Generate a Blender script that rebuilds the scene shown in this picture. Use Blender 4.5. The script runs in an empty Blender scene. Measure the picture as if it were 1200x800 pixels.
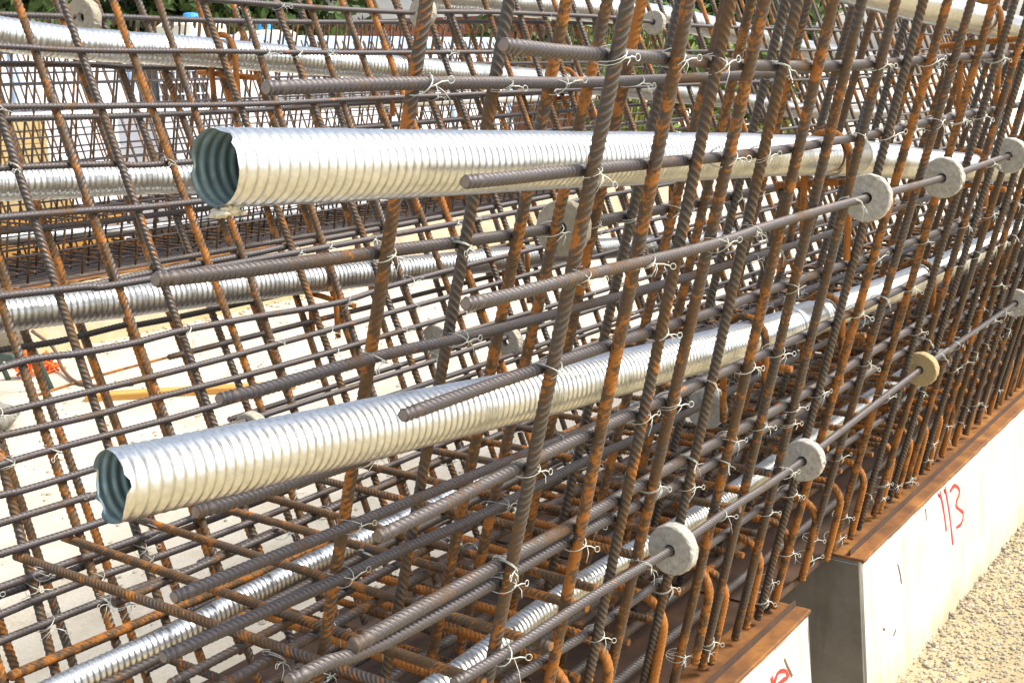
import bpy, math, random
from mathutils import Vector, Matrix
random.seed(7)
R = math.radians
scene = bpy.context.scene
COL = scene.collection

# ------------------------------------------------------------------ camera
cam_data = bpy.data.cameras.new('camera')
cam_data.sensor_width = 36.0
cam_data.lens = 42.0
cam_data.clip_start = 0.05
cam_data.clip_end = 2000.0
cam = bpy.data.objects.new('camera', cam_data)
COL.objects.link(cam)
right = Vector((0.58499, -0.81046, -0.03081))
down = Vector((-0.19406, -0.10298, -0.97557))
fwd = Vector((0.78748, 0.57668, -0.21752))
cam.matrix_world = Matrix(((right.x, -down.x, -fwd.x, 0.0),
                           (right.y, -down.y, -fwd.y, 0.0),
                           (right.z, -down.z, -fwd.z, 2.5),
                           (0, 0, 0, 1)))
scene.camera = cam

# ------------------------------------------------------------------ light
SUN_EL, SUN_ROT = R(54), R(150)
world = bpy.data.worlds.new('World')
scene.world = world
world.use_nodes = True
wn = world.node_tree
wn.nodes.clear()
w_out = wn.nodes.new('ShaderNodeOutputWorld')
w_bg = wn.nodes.new('ShaderNodeBackground')
w_bg.inputs['Strength'].default_value = 0.13
w_sky = wn.nodes.new('ShaderNodeTexSky')
w_sky.sky_type = 'NISHITA'
w_sky.sun_disc = False
w_sky.sun_elevation = SUN_EL
w_sky.sun_rotation = SUN_ROT
w_sky.dust_density = 3.0
w_hs = wn.nodes.new('ShaderNodeHueSaturation')
w_hs.inputs['Saturation'].default_value = 0.62
wn.links.new(w_sky.outputs[0], w_hs.inputs['Color'])
wn.links.new(w_hs.outputs[0], w_bg.inputs['Color'])
wn.links.new(w_bg.outputs[0], w_out.inputs['Surface'])

sun_data = bpy.data.lights.new('sun', 'SUN')
sun_data.energy = 1.5
sun_data.angle = R(20)
sun_data.color = (1.0, 0.95, 0.86)
sun = bpy.data.objects.new('sun', sun_data)
COL.objects.link(sun)
to_sun = Vector((math.sin(SUN_ROT) * math.cos(SUN_EL), math.cos(SUN_ROT) * math.cos(SUN_EL), math.sin(SUN_EL)))
sun.rotation_euler = to_sun.to_track_quat('Z', 'Y').to_euler()
sun.location = (0, -5, 12)

scene.view_settings.view_transform = 'Standard'
scene.view_settings.look = 'None'
scene.view_settings.exposure = 1.52
scene.view_settings.gamma = 1.0
scene.view_settings.use_curve_mapping = False
scene.cycles.max_bounces = 8

# ------------------------------------------------------------------ materials
def new_mat(name):
    m = bpy.data.materials.new(name)
    m.use_nodes = True
    nt = m.node_tree
    return m, nt, nt.nodes['Principled BSDF']

def node(nt, kind, **kw):
    n = nt.nodes.new(kind)
    for k, v in kw.items():
        setattr(n, k, v)
    return n

def noise(nt, vec, scale, detail=4.0, rough=0.6):
    n = node(nt, 'ShaderNodeTexNoise')
    n.inputs['Scale'].default_value = scale
    n.inputs['Detail'].default_value = detail
    n.inputs['Roughness'].default_value = rough
    nt.links.new(vec, n.inputs['Vector'])
    return n.outputs['Fac']

def ramp(nt, fac, stops):
    n = node(nt, 'ShaderNodeValToRGB')
    e = n.color_ramp.elements
    while len(e) < len(stops):
        e.new(0.5)
    for el, (p, c) in zip(e, stops):
        el.position = p
        el.color = c if len(c) == 4 else (*c, 1)
    nt.links.new(fac, n.inputs[0])
    return n.outputs['Color']

def mixc(nt, fac, a, b, blend='MIX'):
    n = node(nt, 'ShaderNodeMix', data_type='RGBA', blend_type=blend)
    for sock, val in ((n.inputs['Factor'], fac), (n.inputs[6], a), (n.inputs[7], b)):
        if isinstance(val, (int, float)):
            sock.default_value = val
        elif isinstance(val, tuple):
            sock.default_value = (*val, 1) if len(val) == 3 else val
        else:
            nt.links.new(val, sock)
    return n.outputs[2]

def mth(nt, op, a, b=0.0, c=None):
    n = node(nt, 'ShaderNodeMath', operation=op)
    for i, val in enumerate((a, b) if c is None else (a, b, c)):
        if isinstance(val, (int, float)):
            n.inputs[i].default_value = val
        else:
            nt.links.new(val, n.inputs[i])
    return n.outputs[0]

def coords(nt, rnd=True, kind='Object'):
    tc = node(nt, 'ShaderNodeTexCoord')
    v = tc.outputs[kind]
    if rnd:
        oi = node(nt, 'ShaderNodeObjectInfo')
        add = node(nt, 'ShaderNodeVectorMath', operation='ADD')
        sc = mth(nt, 'MULTIPLY', oi.outputs['Random'], 37.0)
        cmb = node(nt, 'ShaderNodeCombineXYZ')
        for i in range(3):
            nt.links.new(sc, cmb.inputs[i])
        nt.links.new(v, add.inputs[0])
        nt.links.new(cmb.outputs[0], add.inputs[1])
        return add.outputs[0], oi
    return v, None

def bump(nt, bsdf, h, strength=0.3, dist=0.002):
    b = node(nt, 'ShaderNodeBump')
    b.inputs['Strength'].default_value = strength
    b.inputs['Distance'].default_value = dist
    nt.links.new(h, b.inputs['Height'])
    nt.links.new(b.outputs[0], bsdf.inputs['Normal'])

def mat_rebar():
    m, nt, b = new_mat('rebar_steel')
    v, oi = coords(nt)
    sep = node(nt, 'ShaderNodeSeparateColor')
    nt.links.new(oi.outputs['Color'], sep.inputs[0])
    rust, tint, side = sep.outputs[0], sep.outputs[1], sep.outputs[2]
    crest = node(nt, 'ShaderNodeAttribute', attribute_name='crest').outputs['Fac']
    raw = node(nt, 'ShaderNodeTexCoord').outputs['Object']
    xyz = node(nt, 'ShaderNodeSeparateXYZ')
    nt.links.new(raw, xyz.inputs[0])
    sided = mth(nt, 'MULTIPLY', mth(nt, 'MULTIPLY', xyz.outputs[0], 14.0), side)
    big = noise(nt, v, 5.0, 4.0)
    mid = noise(nt, v, 38.0, 5.0, 0.65)
    fine = noise(nt, v, 260.0, 3.0)
    steel = mixc(nt, tint, (0.040, 0.031, 0.022), (0.049, 0.045, 0.053))
    steel = mixc(nt, mth(nt, 'MULTIPLY', fine, 0.5), steel, (0.125, 0.105, 0.092))
    steel = mixc(nt, mth(nt, 'MULTIPLY', crest, 0.55), steel, (0.21, 0.175, 0.145))
    brown = mixc(nt, mid, (0.044, 0.027, 0.013), (0.145, 0.075, 0.024))

    def band(parts, lo, hi):
        acc = None
        for sck, k in parts:
            t = mth(nt, 'MULTIPLY', sck, k)
            acc = t if acc is None else mth(nt, 'ADD', acc, t)
        mr = node(nt, 'ShaderNodeMapRange', interpolation_type='SMOOTHSTEP')
        mr.inputs['From Min'].default_value = lo
        mr.inputs['From Max'].default_value = hi
        nt.links.new(acc, mr.inputs[0])
        return mr.outputs[0]
    fb = band([(big, 1.5), (mid, 0.6), (rust, 0.55), (sided, 0.7)], 1.12, 1.42)
    c = mixc(nt, fb, steel, brown)
    fo = band([(noise(nt, v, 13.0, 5.0, 0.72), 1.75), (mid, 0.62), (rust, 0.40), (crest, 0.14), (sided, .8)], 1.50, 1.68)
    orange = mixc(nt, fine, (0.21, 0.066, 0.008), (0.43, 0.160, 0.018))
    c = mixc(nt, fo, c, orange)
    nt.links.new(c, b.inputs['Base Color'])
    nt.links.new(mth(nt, 'SUBTRACT', 0.30, mth(nt, 'MULTIPLY', fb, 0.30)), b.inputs['Metallic'])
    nt.links.new(mth(nt, 'ADD', 0.46, mth(nt, 'MULTIPLY', fb, 0.3)), b.inputs['Roughness'])
    bump(nt, b, mth(nt, 'ADD', fine, mid), 0.5, 0.0015)
    return m

def mat_plain(name, c1, c2, scale=6.0, rough=0.7, metal=0.0, bscale=None, bstr=0.3, bdist=0.002, rnd=True):
    m, nt, b = new_mat(name)
    v, oi = coords(nt, rnd)
    f = noise(nt, v, scale, 5.0, 0.65)
    c = ramp(nt, f, [(0.32, c1), (0.68, c2)])
    nt.links.new(c, b.inputs['Base Color'])
    b.inputs['Roughness'].default_value = rough
    b.inputs['Metallic'].default_value = metal
    if bscale:
        bump(nt, b, noise(nt, v, bscale, 5.0), bstr, bdist)
    return m

def mat_duct():
    m, nt, b = new_mat('galvanized_duct')
    v, oi = coords(nt)
    f = noise(nt, v, 14.0, 4.0)
    f2 = noise(nt, v, 90.0, 4.0, 0.7)
    c = ramp(nt, f2, [(0.3, (0.53, 0.535, 0.515)), (0.7, (0.74, 0.745, 0.715))])
    st = ramp(nt, f, [(0.60, (0, 0, 0)), (0.74, (1, 1, 1))])
    c = mixc(nt, mth(nt, 'MULTIPLY', st, 0.28), c, (0.62, 0.56, 0.40))
    nt.links.new(c, b.inputs['Base Color'])
    b.inputs['Metallic'].default_value = 1.0
    nt.links.new(mth(nt, 'ADD', 0.24, mth(nt, 'MULTIPLY', f, 0.16)), b.inputs['Roughness'])
    bump(nt, b, noise(nt, v, 22.0, 2.0), 0.10, 0.003)
    return m

def mat_concrete(name, lo, hi, stain, smooth=False):
    m, nt, b = new_mat(name)
    v, oi = coords(nt)
    f = noise(nt, v, 3.0, 6.0, 0.65)
    g = noise(nt, v, 55.0, 5.0, 0.7)
    c = ramp(nt, f, [(0.3, lo), (0.7, hi)])
    c = mixc(nt, mth(nt, 'MULTIPLY', g, 0.35), c, (lo[0] * .6, lo[1] * .6, lo[2] * .6))
    # vertical streaks of weathering
    mp = node(nt, 'ShaderNodeMapping')
    mp.inputs['Scale'].default_value = (7.0, 7.0, 0.8)
    nt.links.new(v, mp.inputs[0])
    s = ramp(nt, noise(nt, mp.outputs[0], 1.6, 5.0, 0.6), [(0.54, (0, 0, 0)), (0.72, (1, 1, 1))])
    c = mixc(nt, mth(nt, 'MULTIPLY', s, 0.55), c, stain)
    vor = node(nt, 'ShaderNodeTexVoronoi')
    vor.inputs['Scale'].default_value = 21.0
    nt.links.new(v, vor.inputs['Vector'])
    holes = ramp(nt, vor.outputs['Distance'], [(0.05, (1, 1, 1)), (0.085, (0, 0, 0))])
    c = mixc(nt, mth(nt, 'MULTIPLY', holes, mth(nt, 'MULTIPLY', g, 1.1)), c, (0.16, 0.13, 0.09))
    smear = ramp(nt, noise(nt, v, 2.1, 7.0, 0.75), [(0.58, (0, 0, 0)), (0.68, (1, 1, 1))])
    c = mixc(nt, mth(nt, 'MULTIPLY', smear, 0.30), c, (0.30, 0.27, 0.22))
    raw = node(nt, 'ShaderNodeTexCoord').outputs['Object']
    xyz = node(nt, 'ShaderNodeSeparateXYZ')
    nt.links.new(raw, xyz.inputs[0])
    low = node(nt, 'ShaderNodeMapRange')
    low.inputs['From Min'].default_value = 0.16
    low.inputs['From Max'].default_value = 0.0
    nt.links.new(mth(nt, 'ADD', xyz.outputs[2], mth(nt, 'MULTIPLY', mth(nt, 'SUBTRACT', f, 0.5), 0.25)), low.inputs[0])
    c = mixc(nt, mth(nt, 'MULTIPLY', low.outputs[0], 0.6), c, (0.46, 0.34, 0.14))
    nt.links.new(c, b.inputs['Base Color'])
    b.inputs['Roughness'].default_value = 0.85
    bump(nt, b, mth(nt, 'ADD', g, f), 0.35, 0.004)
    return m

def mat_spacer():
    m, nt, b = new_mat('spacer_mortar')
    v, oi = coords(nt)
    sep = node(nt, 'ShaderNodeSeparateColor')
    nt.links.new(oi.outputs['Color'], sep.inputs[0])
    g = noise(nt, v, 70.0, 6.0, 0.7)
    c = ramp(nt, g, [(0.3, (0.27, 0.255, 0.22)), (0.7, (0.50, 0.475, 0.41))])
    c = mixc(nt, sep.outputs[0], c, (0.38, 0.27, 0.09))
    vor = node(nt, 'ShaderNodeTexVoronoi')
    vor.inputs['Scale'].default_value = 120.0
    nt.links.new(v, vor.inputs['Vector'])
    pit = ramp(nt, vor.outputs['Distance'], [(0.10, (0, 0, 0)), (0.22, (1, 1, 1))])
    c = mixc(nt, 0.35, c, mixc(nt, pit, (0.12, 0.11, 0.09), c))
    nt.links.new(c, b.inputs['Base Color'])
    b.inputs['Roughness'].default_value = 0.9
    bump(nt, b, mth(nt, 'ADD', g, mth(nt, 'MULTIPLY', pit, 0.6)), 0.6, 0.003)
    return m

def mat_ground():
    m, nt, b = new_mat('sandy_ground')
    v, oi = coords(nt, False)
    big = noise(nt, v, 0.35, 5.0, 0.6)
    f = noise(nt, v, 2.2, 6.0, 0.7)
    g = noise(nt, v, 38.0, 6.0, 0.75)
    pale = ramp(nt, f, [(0.28, (0.50, 0.43, 0.31)), (0.50, (0.64, 0.57, 0.45)), (0.72, (0.72, 0.66, 0.55))])
    sand = ramp(nt, f, [(0.28, (0.34, 0.27, 0.15)), (0.50, (0.50, 0.41, 0.23)), (0.72, (0.58, 0.50, 0.33))])
    xyz = node(nt, 'ShaderNodeSeparateXYZ')
    nt.links.new(v, xyz.inputs[0])
    mr = node(nt, 'ShaderNodeMapRange')
    mr.inputs['From Min'].default_value = 1.8
    mr.inputs['From Max'].default_value = 3.6
    nt.links.new(mth(nt, 'ADD', xyz.outputs[1], big), mr.inputs[0])
    c = mixc(nt, mr.outputs[0], sand, pale)
    c = mixc(nt, mth(nt, 'MULTIPLY', g, 0.4), c, (0.38, 0.29, 0.15))
    nt.links.new(c, b.inputs['Base Color'])
    b.inputs['Roughness'].default_value = 0.95
    bump(nt, b, mth(nt, 'ADD', g, f), 0.7, 0.02)
    return m

def mat_rust_plate(name, dark):
    m, nt, b = new_mat(name)
    v, oi = coords(nt)
    f = noise(nt, v, 5.0, 6.0, 0.65)
    g = noise(nt, v, 60.0, 5.0, 0.7)
    if dark == 2:
        st = [(0.3, (0.12, 0.10, 0.08)), (0.6, (0.25, 0.22, 0.18)), (0.8, (0.36, 0.30, 0.22))]
    elif dark:
        st = [(0.3, (0.030, 0.022, 0.018)), (0.62, (0.085, 0.050, 0.030)), (0.8, (0.20, 0.085, 0.030))]
    else:
        st = [(0.30, (0.075, 0.036, 0.016)), (0.47, (0.21, 0.085, 0.020)), (0.60, (0.36, 0.15, 0.026)), (0.74, (0.48, 0.26, 0.07))]
    c = ramp(nt, f, st)
    c = mixc(nt, mth(nt, 'MULTIPLY', g, 0.5), c, (0.11, 0.05, 0.02))
    nt.links.new(c, b.inputs['Base Color'])
    b.inputs['Roughness'].default_value = 0.75
    b.inputs['Metallic'].default_value = 0.15
    bump(nt, b, g, 0.4, 0.003)
    return m

def mat_wood(name, a, bcol):
    m, nt, b = new_mat(name)
    v, oi = coords(nt)
    mp = node(nt, 'ShaderNodeMapping')
    mp.inputs['Scale'].default_value = (0.6, 14.0, 14.0)
    nt.links.new(v, mp.inputs[0])
    f = noise(nt, mp.outputs[0], 3.0, 5.0, 0.6)
    nt.links.new(ramp(nt, f, [(0.3, a), (0.7, bcol)]), b.inputs['Base Color'])
    b.inputs['Roughness'].default_value = 0.8
    bump(nt, b, f, 0.3, 0.002)
    return m

def mat_leaf(name, a, bcol):
    m, nt, b = new_mat(name)
    tc = node(nt, 'ShaderNodeTexCoord')
    f = noise(nt, tc.outputs['Object'], 1.6, 3.0)
    nt.links.new(ramp(nt, f, [(0.35, a), (0.65, bcol)]), b.inputs['Base Color'])
    b.inputs['Roughness'].default_value = 0.6
    return m

M = {
    'rebar': mat_rebar(),
    'duct': mat_duct(),
    'spacer': mat_spacer(),
    'wire': mat_plain('tie_wire', (0.42, 0.43, 0.37), (0.68, 0.69, 0.60), 40.0, 0.45, 0.3),
    'block': mat_concrete('bed_concrete', (0.47, 0.445, 0.39), (0.64, 0.62, 0.56), (0.50, 0.34, 0.09)),
    'lump': mat_concrete('cement_lump', (0.42, 0.39, 0.30), (0.62, 0.58, 0.48), (0.5, 0.4, 0.2)),
    'plate': mat_rust_plate('rusty_steel', False),
    'sheet': mat_rust_plate('dark_rusty_sheet', True),
    'greysheet': mat_rust_plate('pale_worn_sheet', 2),
    'red': mat_plain('red_paint', (0.62, 0.02, 0.015), (0.78, 0.05, 0.04), 60.0, 0.6),
    'ground': mat_ground(),
    'stone': mat_plain('gravel_stone', (0.20, 0.165, 0.11), (0.53, 0.465, 0.34), 48.0, 0.9, 0.0, 60.0, 0.4),
    'wood': mat_wood('plank_wood', (0.42, 0.19, 0.035), (0.66, 0.36, 0.09)),
    'ply': mat_wood('orange_plywood', (0.52, 0.24, 0.04), (0.72, 0.42, 0.12)),
    'ochre': mat_wood('ochre_board', (0.50, 0.36, 0.14), (0.62, 0.48, 0.24)),
    'pale': mat_plain('pale_panel', (0.70, 0.73, 0.78), (0.80, 0.82, 0.85), 1.5, 0.5),
    'blue': mat_plain('light_blue_paint', (0.36, 0.50, 0.68), (0.46, 0.60, 0.76), 3.0, 0.5),
    'cream': mat_plain('cream_plastic', (0.66, 0.62, 0.48), (0.76, 0.72, 0.58), 3.0, 0.6),
    'brightblue': mat_plain('bright_blue_plastic', (0.05, 0.28, 0.72), (0.07, 0.34, 0.80), 3.0, 0.4),
    'brick': mat_plain('red_brick', (0.30, 0.10, 0.06), (0.42, 0.17, 0.10), 9.0, 0.85),
    'render': mat_plain('white_render', (0.70, 0.69, 0.66), (0.80, 0.79, 0.76), 2.0, 0.8),
    'dark': mat_plain('dark_green_paint', (0.02, 0.045, 0.035), (0.04, 0.07, 0.05), 6.0, 0.5),
    'black': mat_plain('black_plastic', (0.02, 0.02, 0.02), (0.05, 0.05, 0.05), 6.0, 0.5),
    'sack': mat_plain('grey_sack', (0.13, 0.12, 0.10), (0.28, 0.26, 0.22), 12.0, 0.9, 0.0, 50.0, 0.5),
    'net': mat_plain('orange_net', (0.80, 0.10, 0.01), (0.92, 0.19, 0.02), 20.0, 0.6),
    'hose': mat_plain('brown_hose', (0.10, 0.06, 0.03), (0.17, 0.10, 0.05), 20.0, 0.5),
    'leaf': mat_leaf('dark_leaf', (0.030, 0.062, 0.012), (0.09, 0.15, 0.028)),
    'leaf2': mat_leaf('bright_leaf', (0.07, 0.14, 0.015), (0.16, 0.24, 0.03)),
    'oldblock': mat_concrete('weathered_concrete', (0.36, 0.29, 0.19), (0.58, 0.50, 0.36), (0.58, 0.36, 0.08)),
    'raw': mat_concrete('dark_concrete', (0.13, 0.115, 0.095), (0.26, 0.235, 0.195), (0.11, 0.085, 0.055)),
    'bark': mat_plain('bark', (0.06, 0.045, 0.03), (0.12, 0.09, 0.06), 8.0, 0.9),
}

# ------------------------------------------------------------------ helpers
def mesh_obj(name, verts, faces, mat, parent=None, smooth=False, loc=None):
    me = bpy.data.meshes.new(name)
    me.from_pydata(verts, [], faces)
    me.materials.append(mat)
    if smooth:
        me.polygons.foreach_set('use_smooth', [True] * len(me.polygons))
    me.update()
    return link(name, me, parent, loc)

def link(name, me, parent=None, loc=None, mat4=None):
    o = bpy.data.objects.new(name, me)
    COL.objects.link(o)
    if parent is not None:
        o.parent = parent
    if mat4 is not None:
        o.matrix_local = mat4
    elif loc is not None:
        o.location = loc
    return o

def tag(o, label, cat, group=None):
    o['label'] = label
    o['category'] = cat
    if group:
        o['group'] = group
    return o

def empty(name, loc, label, cat, group=None, rz=0.0):
    o = bpy.data.objects.new(name, None)
    COL.objects.link(o)
    o.location = loc
    o.rotation_euler = (0, 0, rz)
    o.empty_display_size = 0.2
    return tag(o, label, cat, group)

def kind(o, k):
    o['kind'] = k
    return o

class MB:
    def __init__(s):
        s.v, s.f = [], []
    def box(s, a, b, bevel=0.0, rot=None, org=None):
        x0, y0, z0 = a
        x1, y1, z1 = b
        n = len(s.v)
        if bevel <= 0:
            p = [(x0, y0, z0), (x1, y0, z0), (x1, y1, z0), (x0, y1, z0), (x0, y0, z1), (x1, y0, z1), (x1, y1, z1), (x0, y1, z1)]
            q = [(0, 3, 2, 1), (4, 5, 6, 7), (0, 1, 5, 4), (1, 2, 6, 5), (2, 3, 7, 6), (3, 0, 4, 7)]
        else:
            e = bevel
            def ring(z, i):
                return [(x0 + i, y0, z), (x1 - i, y0, z), (x1, y0 + i, z), (x1, y1 - i, z), (x1 - i, y1, z), (x0 + i, y1, z), (x0, y1 - i, z), (x0, y0 + i, z)]
            def ring2(z):
                return [(x0 + 2 * e, y0 + e, z), (x1 - 2 * e, y0 + e, z), (x1 - e, y0 + 2 * e, z), (x1 - e, y1 - 2 * e, z), (x1 - 2 * e, y1 - e, z), (x0 + 2 * e, y1 - e, z), (x0 + e, y1 - 2 * e, z), (x0 + e, y0 + 2 * e, z)]
            rs = [ring2(z0), ring(z0 + e, e), ring(z1 - e, e), ring2(z1)]
            p = [c for r in rs for c in r]
            q = [tuple(range(7, -1, -1)), tuple(range(24, 32))]
            for k in range(3):
                for i in range(8):
                    j = (i + 1) % 8
                    q.append((k * 8 + i, k * 8 + j, k * 8 + 8 + j, k * 8 + 8 + i))
        if rot is not None:
            o = Vector(org or ((x0 + x1) / 2, (y0 + y1) / 2, (z0 + z1) / 2))
            p = [tuple(rot @ (Vector(c) - o) + o) for c in p]
        s.v += p
        s.f += [tuple(n + i for i in f) for f in q]
        return s
    def tube(s, pts, r, seg=8, cap=True):
        n = len(s.v)
        fr = frames(pts)
        for (p, u, w, t), rr in zip(fr, r if isinstance(r, (list, tuple)) else [r] * len(pts)):
            for i in range(seg):
                a = 2 * math.pi * i / seg
                s.v.append(tuple(p + (u * math.cos(a) + w * math.sin(a)) * rr))
        m = len(pts)
        for k in range(m - 1):
            for i in range(seg):
                j = (i + 1) % seg
                s.f.append((n + k * seg + i, n + k * seg + j, n + (k + 1) * seg + j, n + (k + 1) * seg + i))
        if cap:
            s.f.append(tuple(n + i for i in range(seg - 1, -1, -1)))
            s.f.append(tuple(n + (m - 1) * seg + i for i in range(seg)))
        return s
    def obj(s, name, mat, parent=None, smooth=False, loc=None):
        return mesh_obj(name, s.v, s.f, mat, parent, smooth, loc)

def frames(pts):
    """(point, side, side2, tangent) along a polyline, without twist"""
    P = [Vector(p) for p in pts]
    out = []
    u = None
    for i, p in enumerate(P):
        a = P[max(i - 1, 0)]
        b = P[min(i + 1, len(P) - 1)]
        t = (b - a).normalized()
        if u is None:
            ref = Vector((0, 0, 1)) if abs(t.z) < 0.9 else Vector((0, 1, 0))
            u = t.cross(ref).normalized()
        else:
            u = (u - t * u.dot(t)).normalized()
        out.append((p, u, t.cross(u), t))
    return out

def spline(pts, step):
    """Catmull-Rom through pts, sampled about every step"""
    P = [Vector(p) for p in pts]
    if len(P) == 2:
        n = max(1, int((P[1] - P[0]).length / step))
        return [P[0].lerp(P[1], i / n) for i in range(n + 1)]
    Q = [P[0] * 2 - P[1]] + P + [P[-1] * 2 - P[-2]]
    out = []
    for i in range(1, len(Q) - 2):
        p0, p1, p2, p3 = Q[i - 1:i + 3]
        n = max(1, int((p2 - p1).length / step))
        for k in range(n):
            t = k / n
            out.append(0.5 * ((2 * p1) + (p2 - p0) * t + (2 * p0 - 5 * p1 + 4 * p2 - p3) * t * t + (3 * p1 - 3 * p2 + p3 - p0) * t * t * t))
    out.append(P[-1])
    return out

def at_len(path):
    """lookup by arc length along a dense polyline -> (total, f(s))"""
    acc = [0.0]
    for a, b in zip(path, path[1:]):
        acc.append(acc[-1] + (b - a).length)
    st = {'i': 0}
    def f(s):
        i = st['i']
        if s < acc[i]:
            i = 0
        while i < len(acc) - 2 and acc[i + 1] < s:
            i += 1
        st['i'] = i
        d = acc[i + 1] - acc[i]
        return path[i].lerp(path[i + 1], (s - acc[i]) / d if d else 0.0)
    return acc[-1], f

def rebar_mesh(name, pts, r, pitch=0.0135, seg=10, rib=0.0021, ribbed_to=None, slant=0.95):
    """deformed bar swept along pts: slanted raised ribs and two long ridges"""
    path = spline(pts, 0.05)
    L, f = at_len(path)
    lim = L if ribbed_to is None else min(L, ribbed_to)
    st = [(0.0, -1.0), (0.0, 0.0)]
    n = int(lim / pitch)
    for k in range(n):
        a = k * pitch + pitch * 0.2
        st += [(a, 0.0), (a + pitch * 0.12, 1.0), (a + pitch * 0.32, 1.0), (a + pitch * 0.46, 0.0)]
    a = n * pitch + 0.05
    while a < L:
        st.append((a, 0.25))
        a += 0.12
    st.append((L, 0.0))
    st.append((L, -1.0))
    cen = [f(min(max(s, 0), L)) for s, _ in st]
    # tangents from the smooth path (several rings may share one place)
    V, F, CR = [], [], []
    u = None
    cs = [math.cos(2 * math.pi * i / seg) for i in range(seg)]
    sn = [math.sin(2 * math.pi * i / seg) for i in range(seg)]
    for (s, lv), p in zip(st, cen):
        t = (f(min(s + 0.02, L)) - f(max(s - 0.02, 0))).normalized()
        if u is None:
            ref = Vector((0, 0, 1)) if abs(t.z) < 0.9 else Vector((0, 1, 0))
            u = t.cross(ref).normalized()
        else:
            u = (u - t * u.dot(t)).normalized()
        w = t.cross(u)
        end = s < 0.03 or s > L - 0.03
        for i in range(seg):
            if lv < 0:
                rr = r * 0.86
            else:
                rr = r + rib * lv * abs(sn[i]) ** 0.6
                if abs(sn[i]) < 0.05:
                    rr = r + rib * 0.9
            sh = 0.0 if (end or lv < 0) else slant * r * cs[i]
            q = p + (u * cs[i] + w * sn[i]) * rr + t * sh
            V.append(tuple(q))
            CR.append(lv * abs(sn[i]) ** 0.6 if lv > 0 else (1.6 if lv < 0 else 0.0))
    m = len(st)
    for k in range(m - 1):
        for i in range(seg):
            j = (i + 1) % seg
            F.append((k * seg + i, k * seg + j, (k + 1) * seg + j, (k + 1) * seg + i))
    F.append(tuple(range(seg - 1, -1, -1)))
    F.append(tuple((m - 1) * seg + i for i in range(seg)))
    me = bpy.data.meshes.new(name)
    me.from_pydata(V, [], F)
    at = me.attributes.new('crest', 'FLOAT', 'POINT')
    at.data.foreach_set('value', CR)
    me.materials.append(M['rebar'])
    me.polygons.foreach_set('use_smooth', [len(pf) == 4 for pf in F])
    me.update()
    return me

def tint(o, rust, blue=0.0, side=0.0):
    o.color = (rust, blue, side, 1)
    return o

def rnd(a, b):
    return random.uniform(a, b)

# ------------------------------------------------------------------ setting
g = MB()
NX, NY = 60, 60
for i in range(NX + 1):
    for j in range(NY + 1):
        x = -60 + 460 * (i / NX) ** 1.0
        y = -60 + 460 * (j / NY) ** 1.0
        g.v.append((x, y, 0.0))
for i in range(NX):
    for j in range(NY):
        a = i * (NY + 1) + j
        g.f.append((a, a + NY + 1, a + NY + 2, a + 1))
kind(g.obj('ground', M['ground']), 'structure')

ICO_V = []
ph = (1 + 5 ** 0.5) / 2
for s1 in (-1, 1):
    for s2 in (-1, 1):
        ICO_V += [(0, s1, s2 * ph), (s1, s2 * ph, 0), (s2 * ph, 0, s1)]
ICO_V = [Vector(v).normalized() for v in ICO_V]
_d = min((ICO_V[0] - v).length for v in ICO_V[1:])
ICO_F = []
for i in range(12):
    for j in range(i + 1, 12):
        for k in range(j + 1, 12):
            if all(abs((ICO_V[a] - ICO_V[b]).length - _d) < 0.01 for a, b in ((i, j), (j, k), (i, k))):
                n = (ICO_V[j] - ICO_V[i]).cross(ICO_V[k] - ICO_V[i])
                ICO_F.append((i, j, k) if n.dot(ICO_V[i]) > 0 else (i, k, j))

def scatter(name, spots, mat):
    mb = MB()
    for x, y, z, r in spots:
        n = len(mb.v)
        rot = Matrix.Rotation(rnd(0, 6.28), 3, 'Z') @ Matrix.Rotation(rnd(0, 6.28), 3, 'X')
        sx, sy, sz = rnd(.75, 1.3), rnd(.7, 1.2), rnd(.5, .85)
        for v in ICO_V:
            q = rot @ (v * rnd(.8, 1.15))
            mb.v.append((x + q.x * r * sx, y + q.y * r * sy, z + q.z * r * sz))
        mb.f += [tuple(n + i for i in f) for f in ICO_F]
    return kind(mb.obj(name, mat), 'stuff')

sp = []
for _ in range(9000):
    sp.append((rnd(4.2, 7.8), 1.45 - abs(random.gauss(0, .45)), rnd(-.001, .006), min(.024, .0052 * math.exp(random.gauss(0, .48)))))
for _ in range(700):
    x = rnd(4.2, 9)
    sp.append((x, 1.455 - abs(random.gauss(0, .03)), rnd(0, .025), rnd(.006, .014)))
for _ in range(1500):
    sp.append((rnd(2.5, 12), rnd(-1.5, 1.4), rnd(0, .005), rnd(.005, .014)))
scatter('gravel', sp, M['stone'])
sp = [(rnd(3, 11), rnd(3.6, 10.2), .002, rnd(.005, .022)) for _ in range(700)]
sp += [(rnd(4, 13), 10.3 - abs(random.gauss(0, .12)), .005, rnd(.01, .03)) for _ in range(250)]
scatter('rubble', sp, M['stone'])

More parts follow.
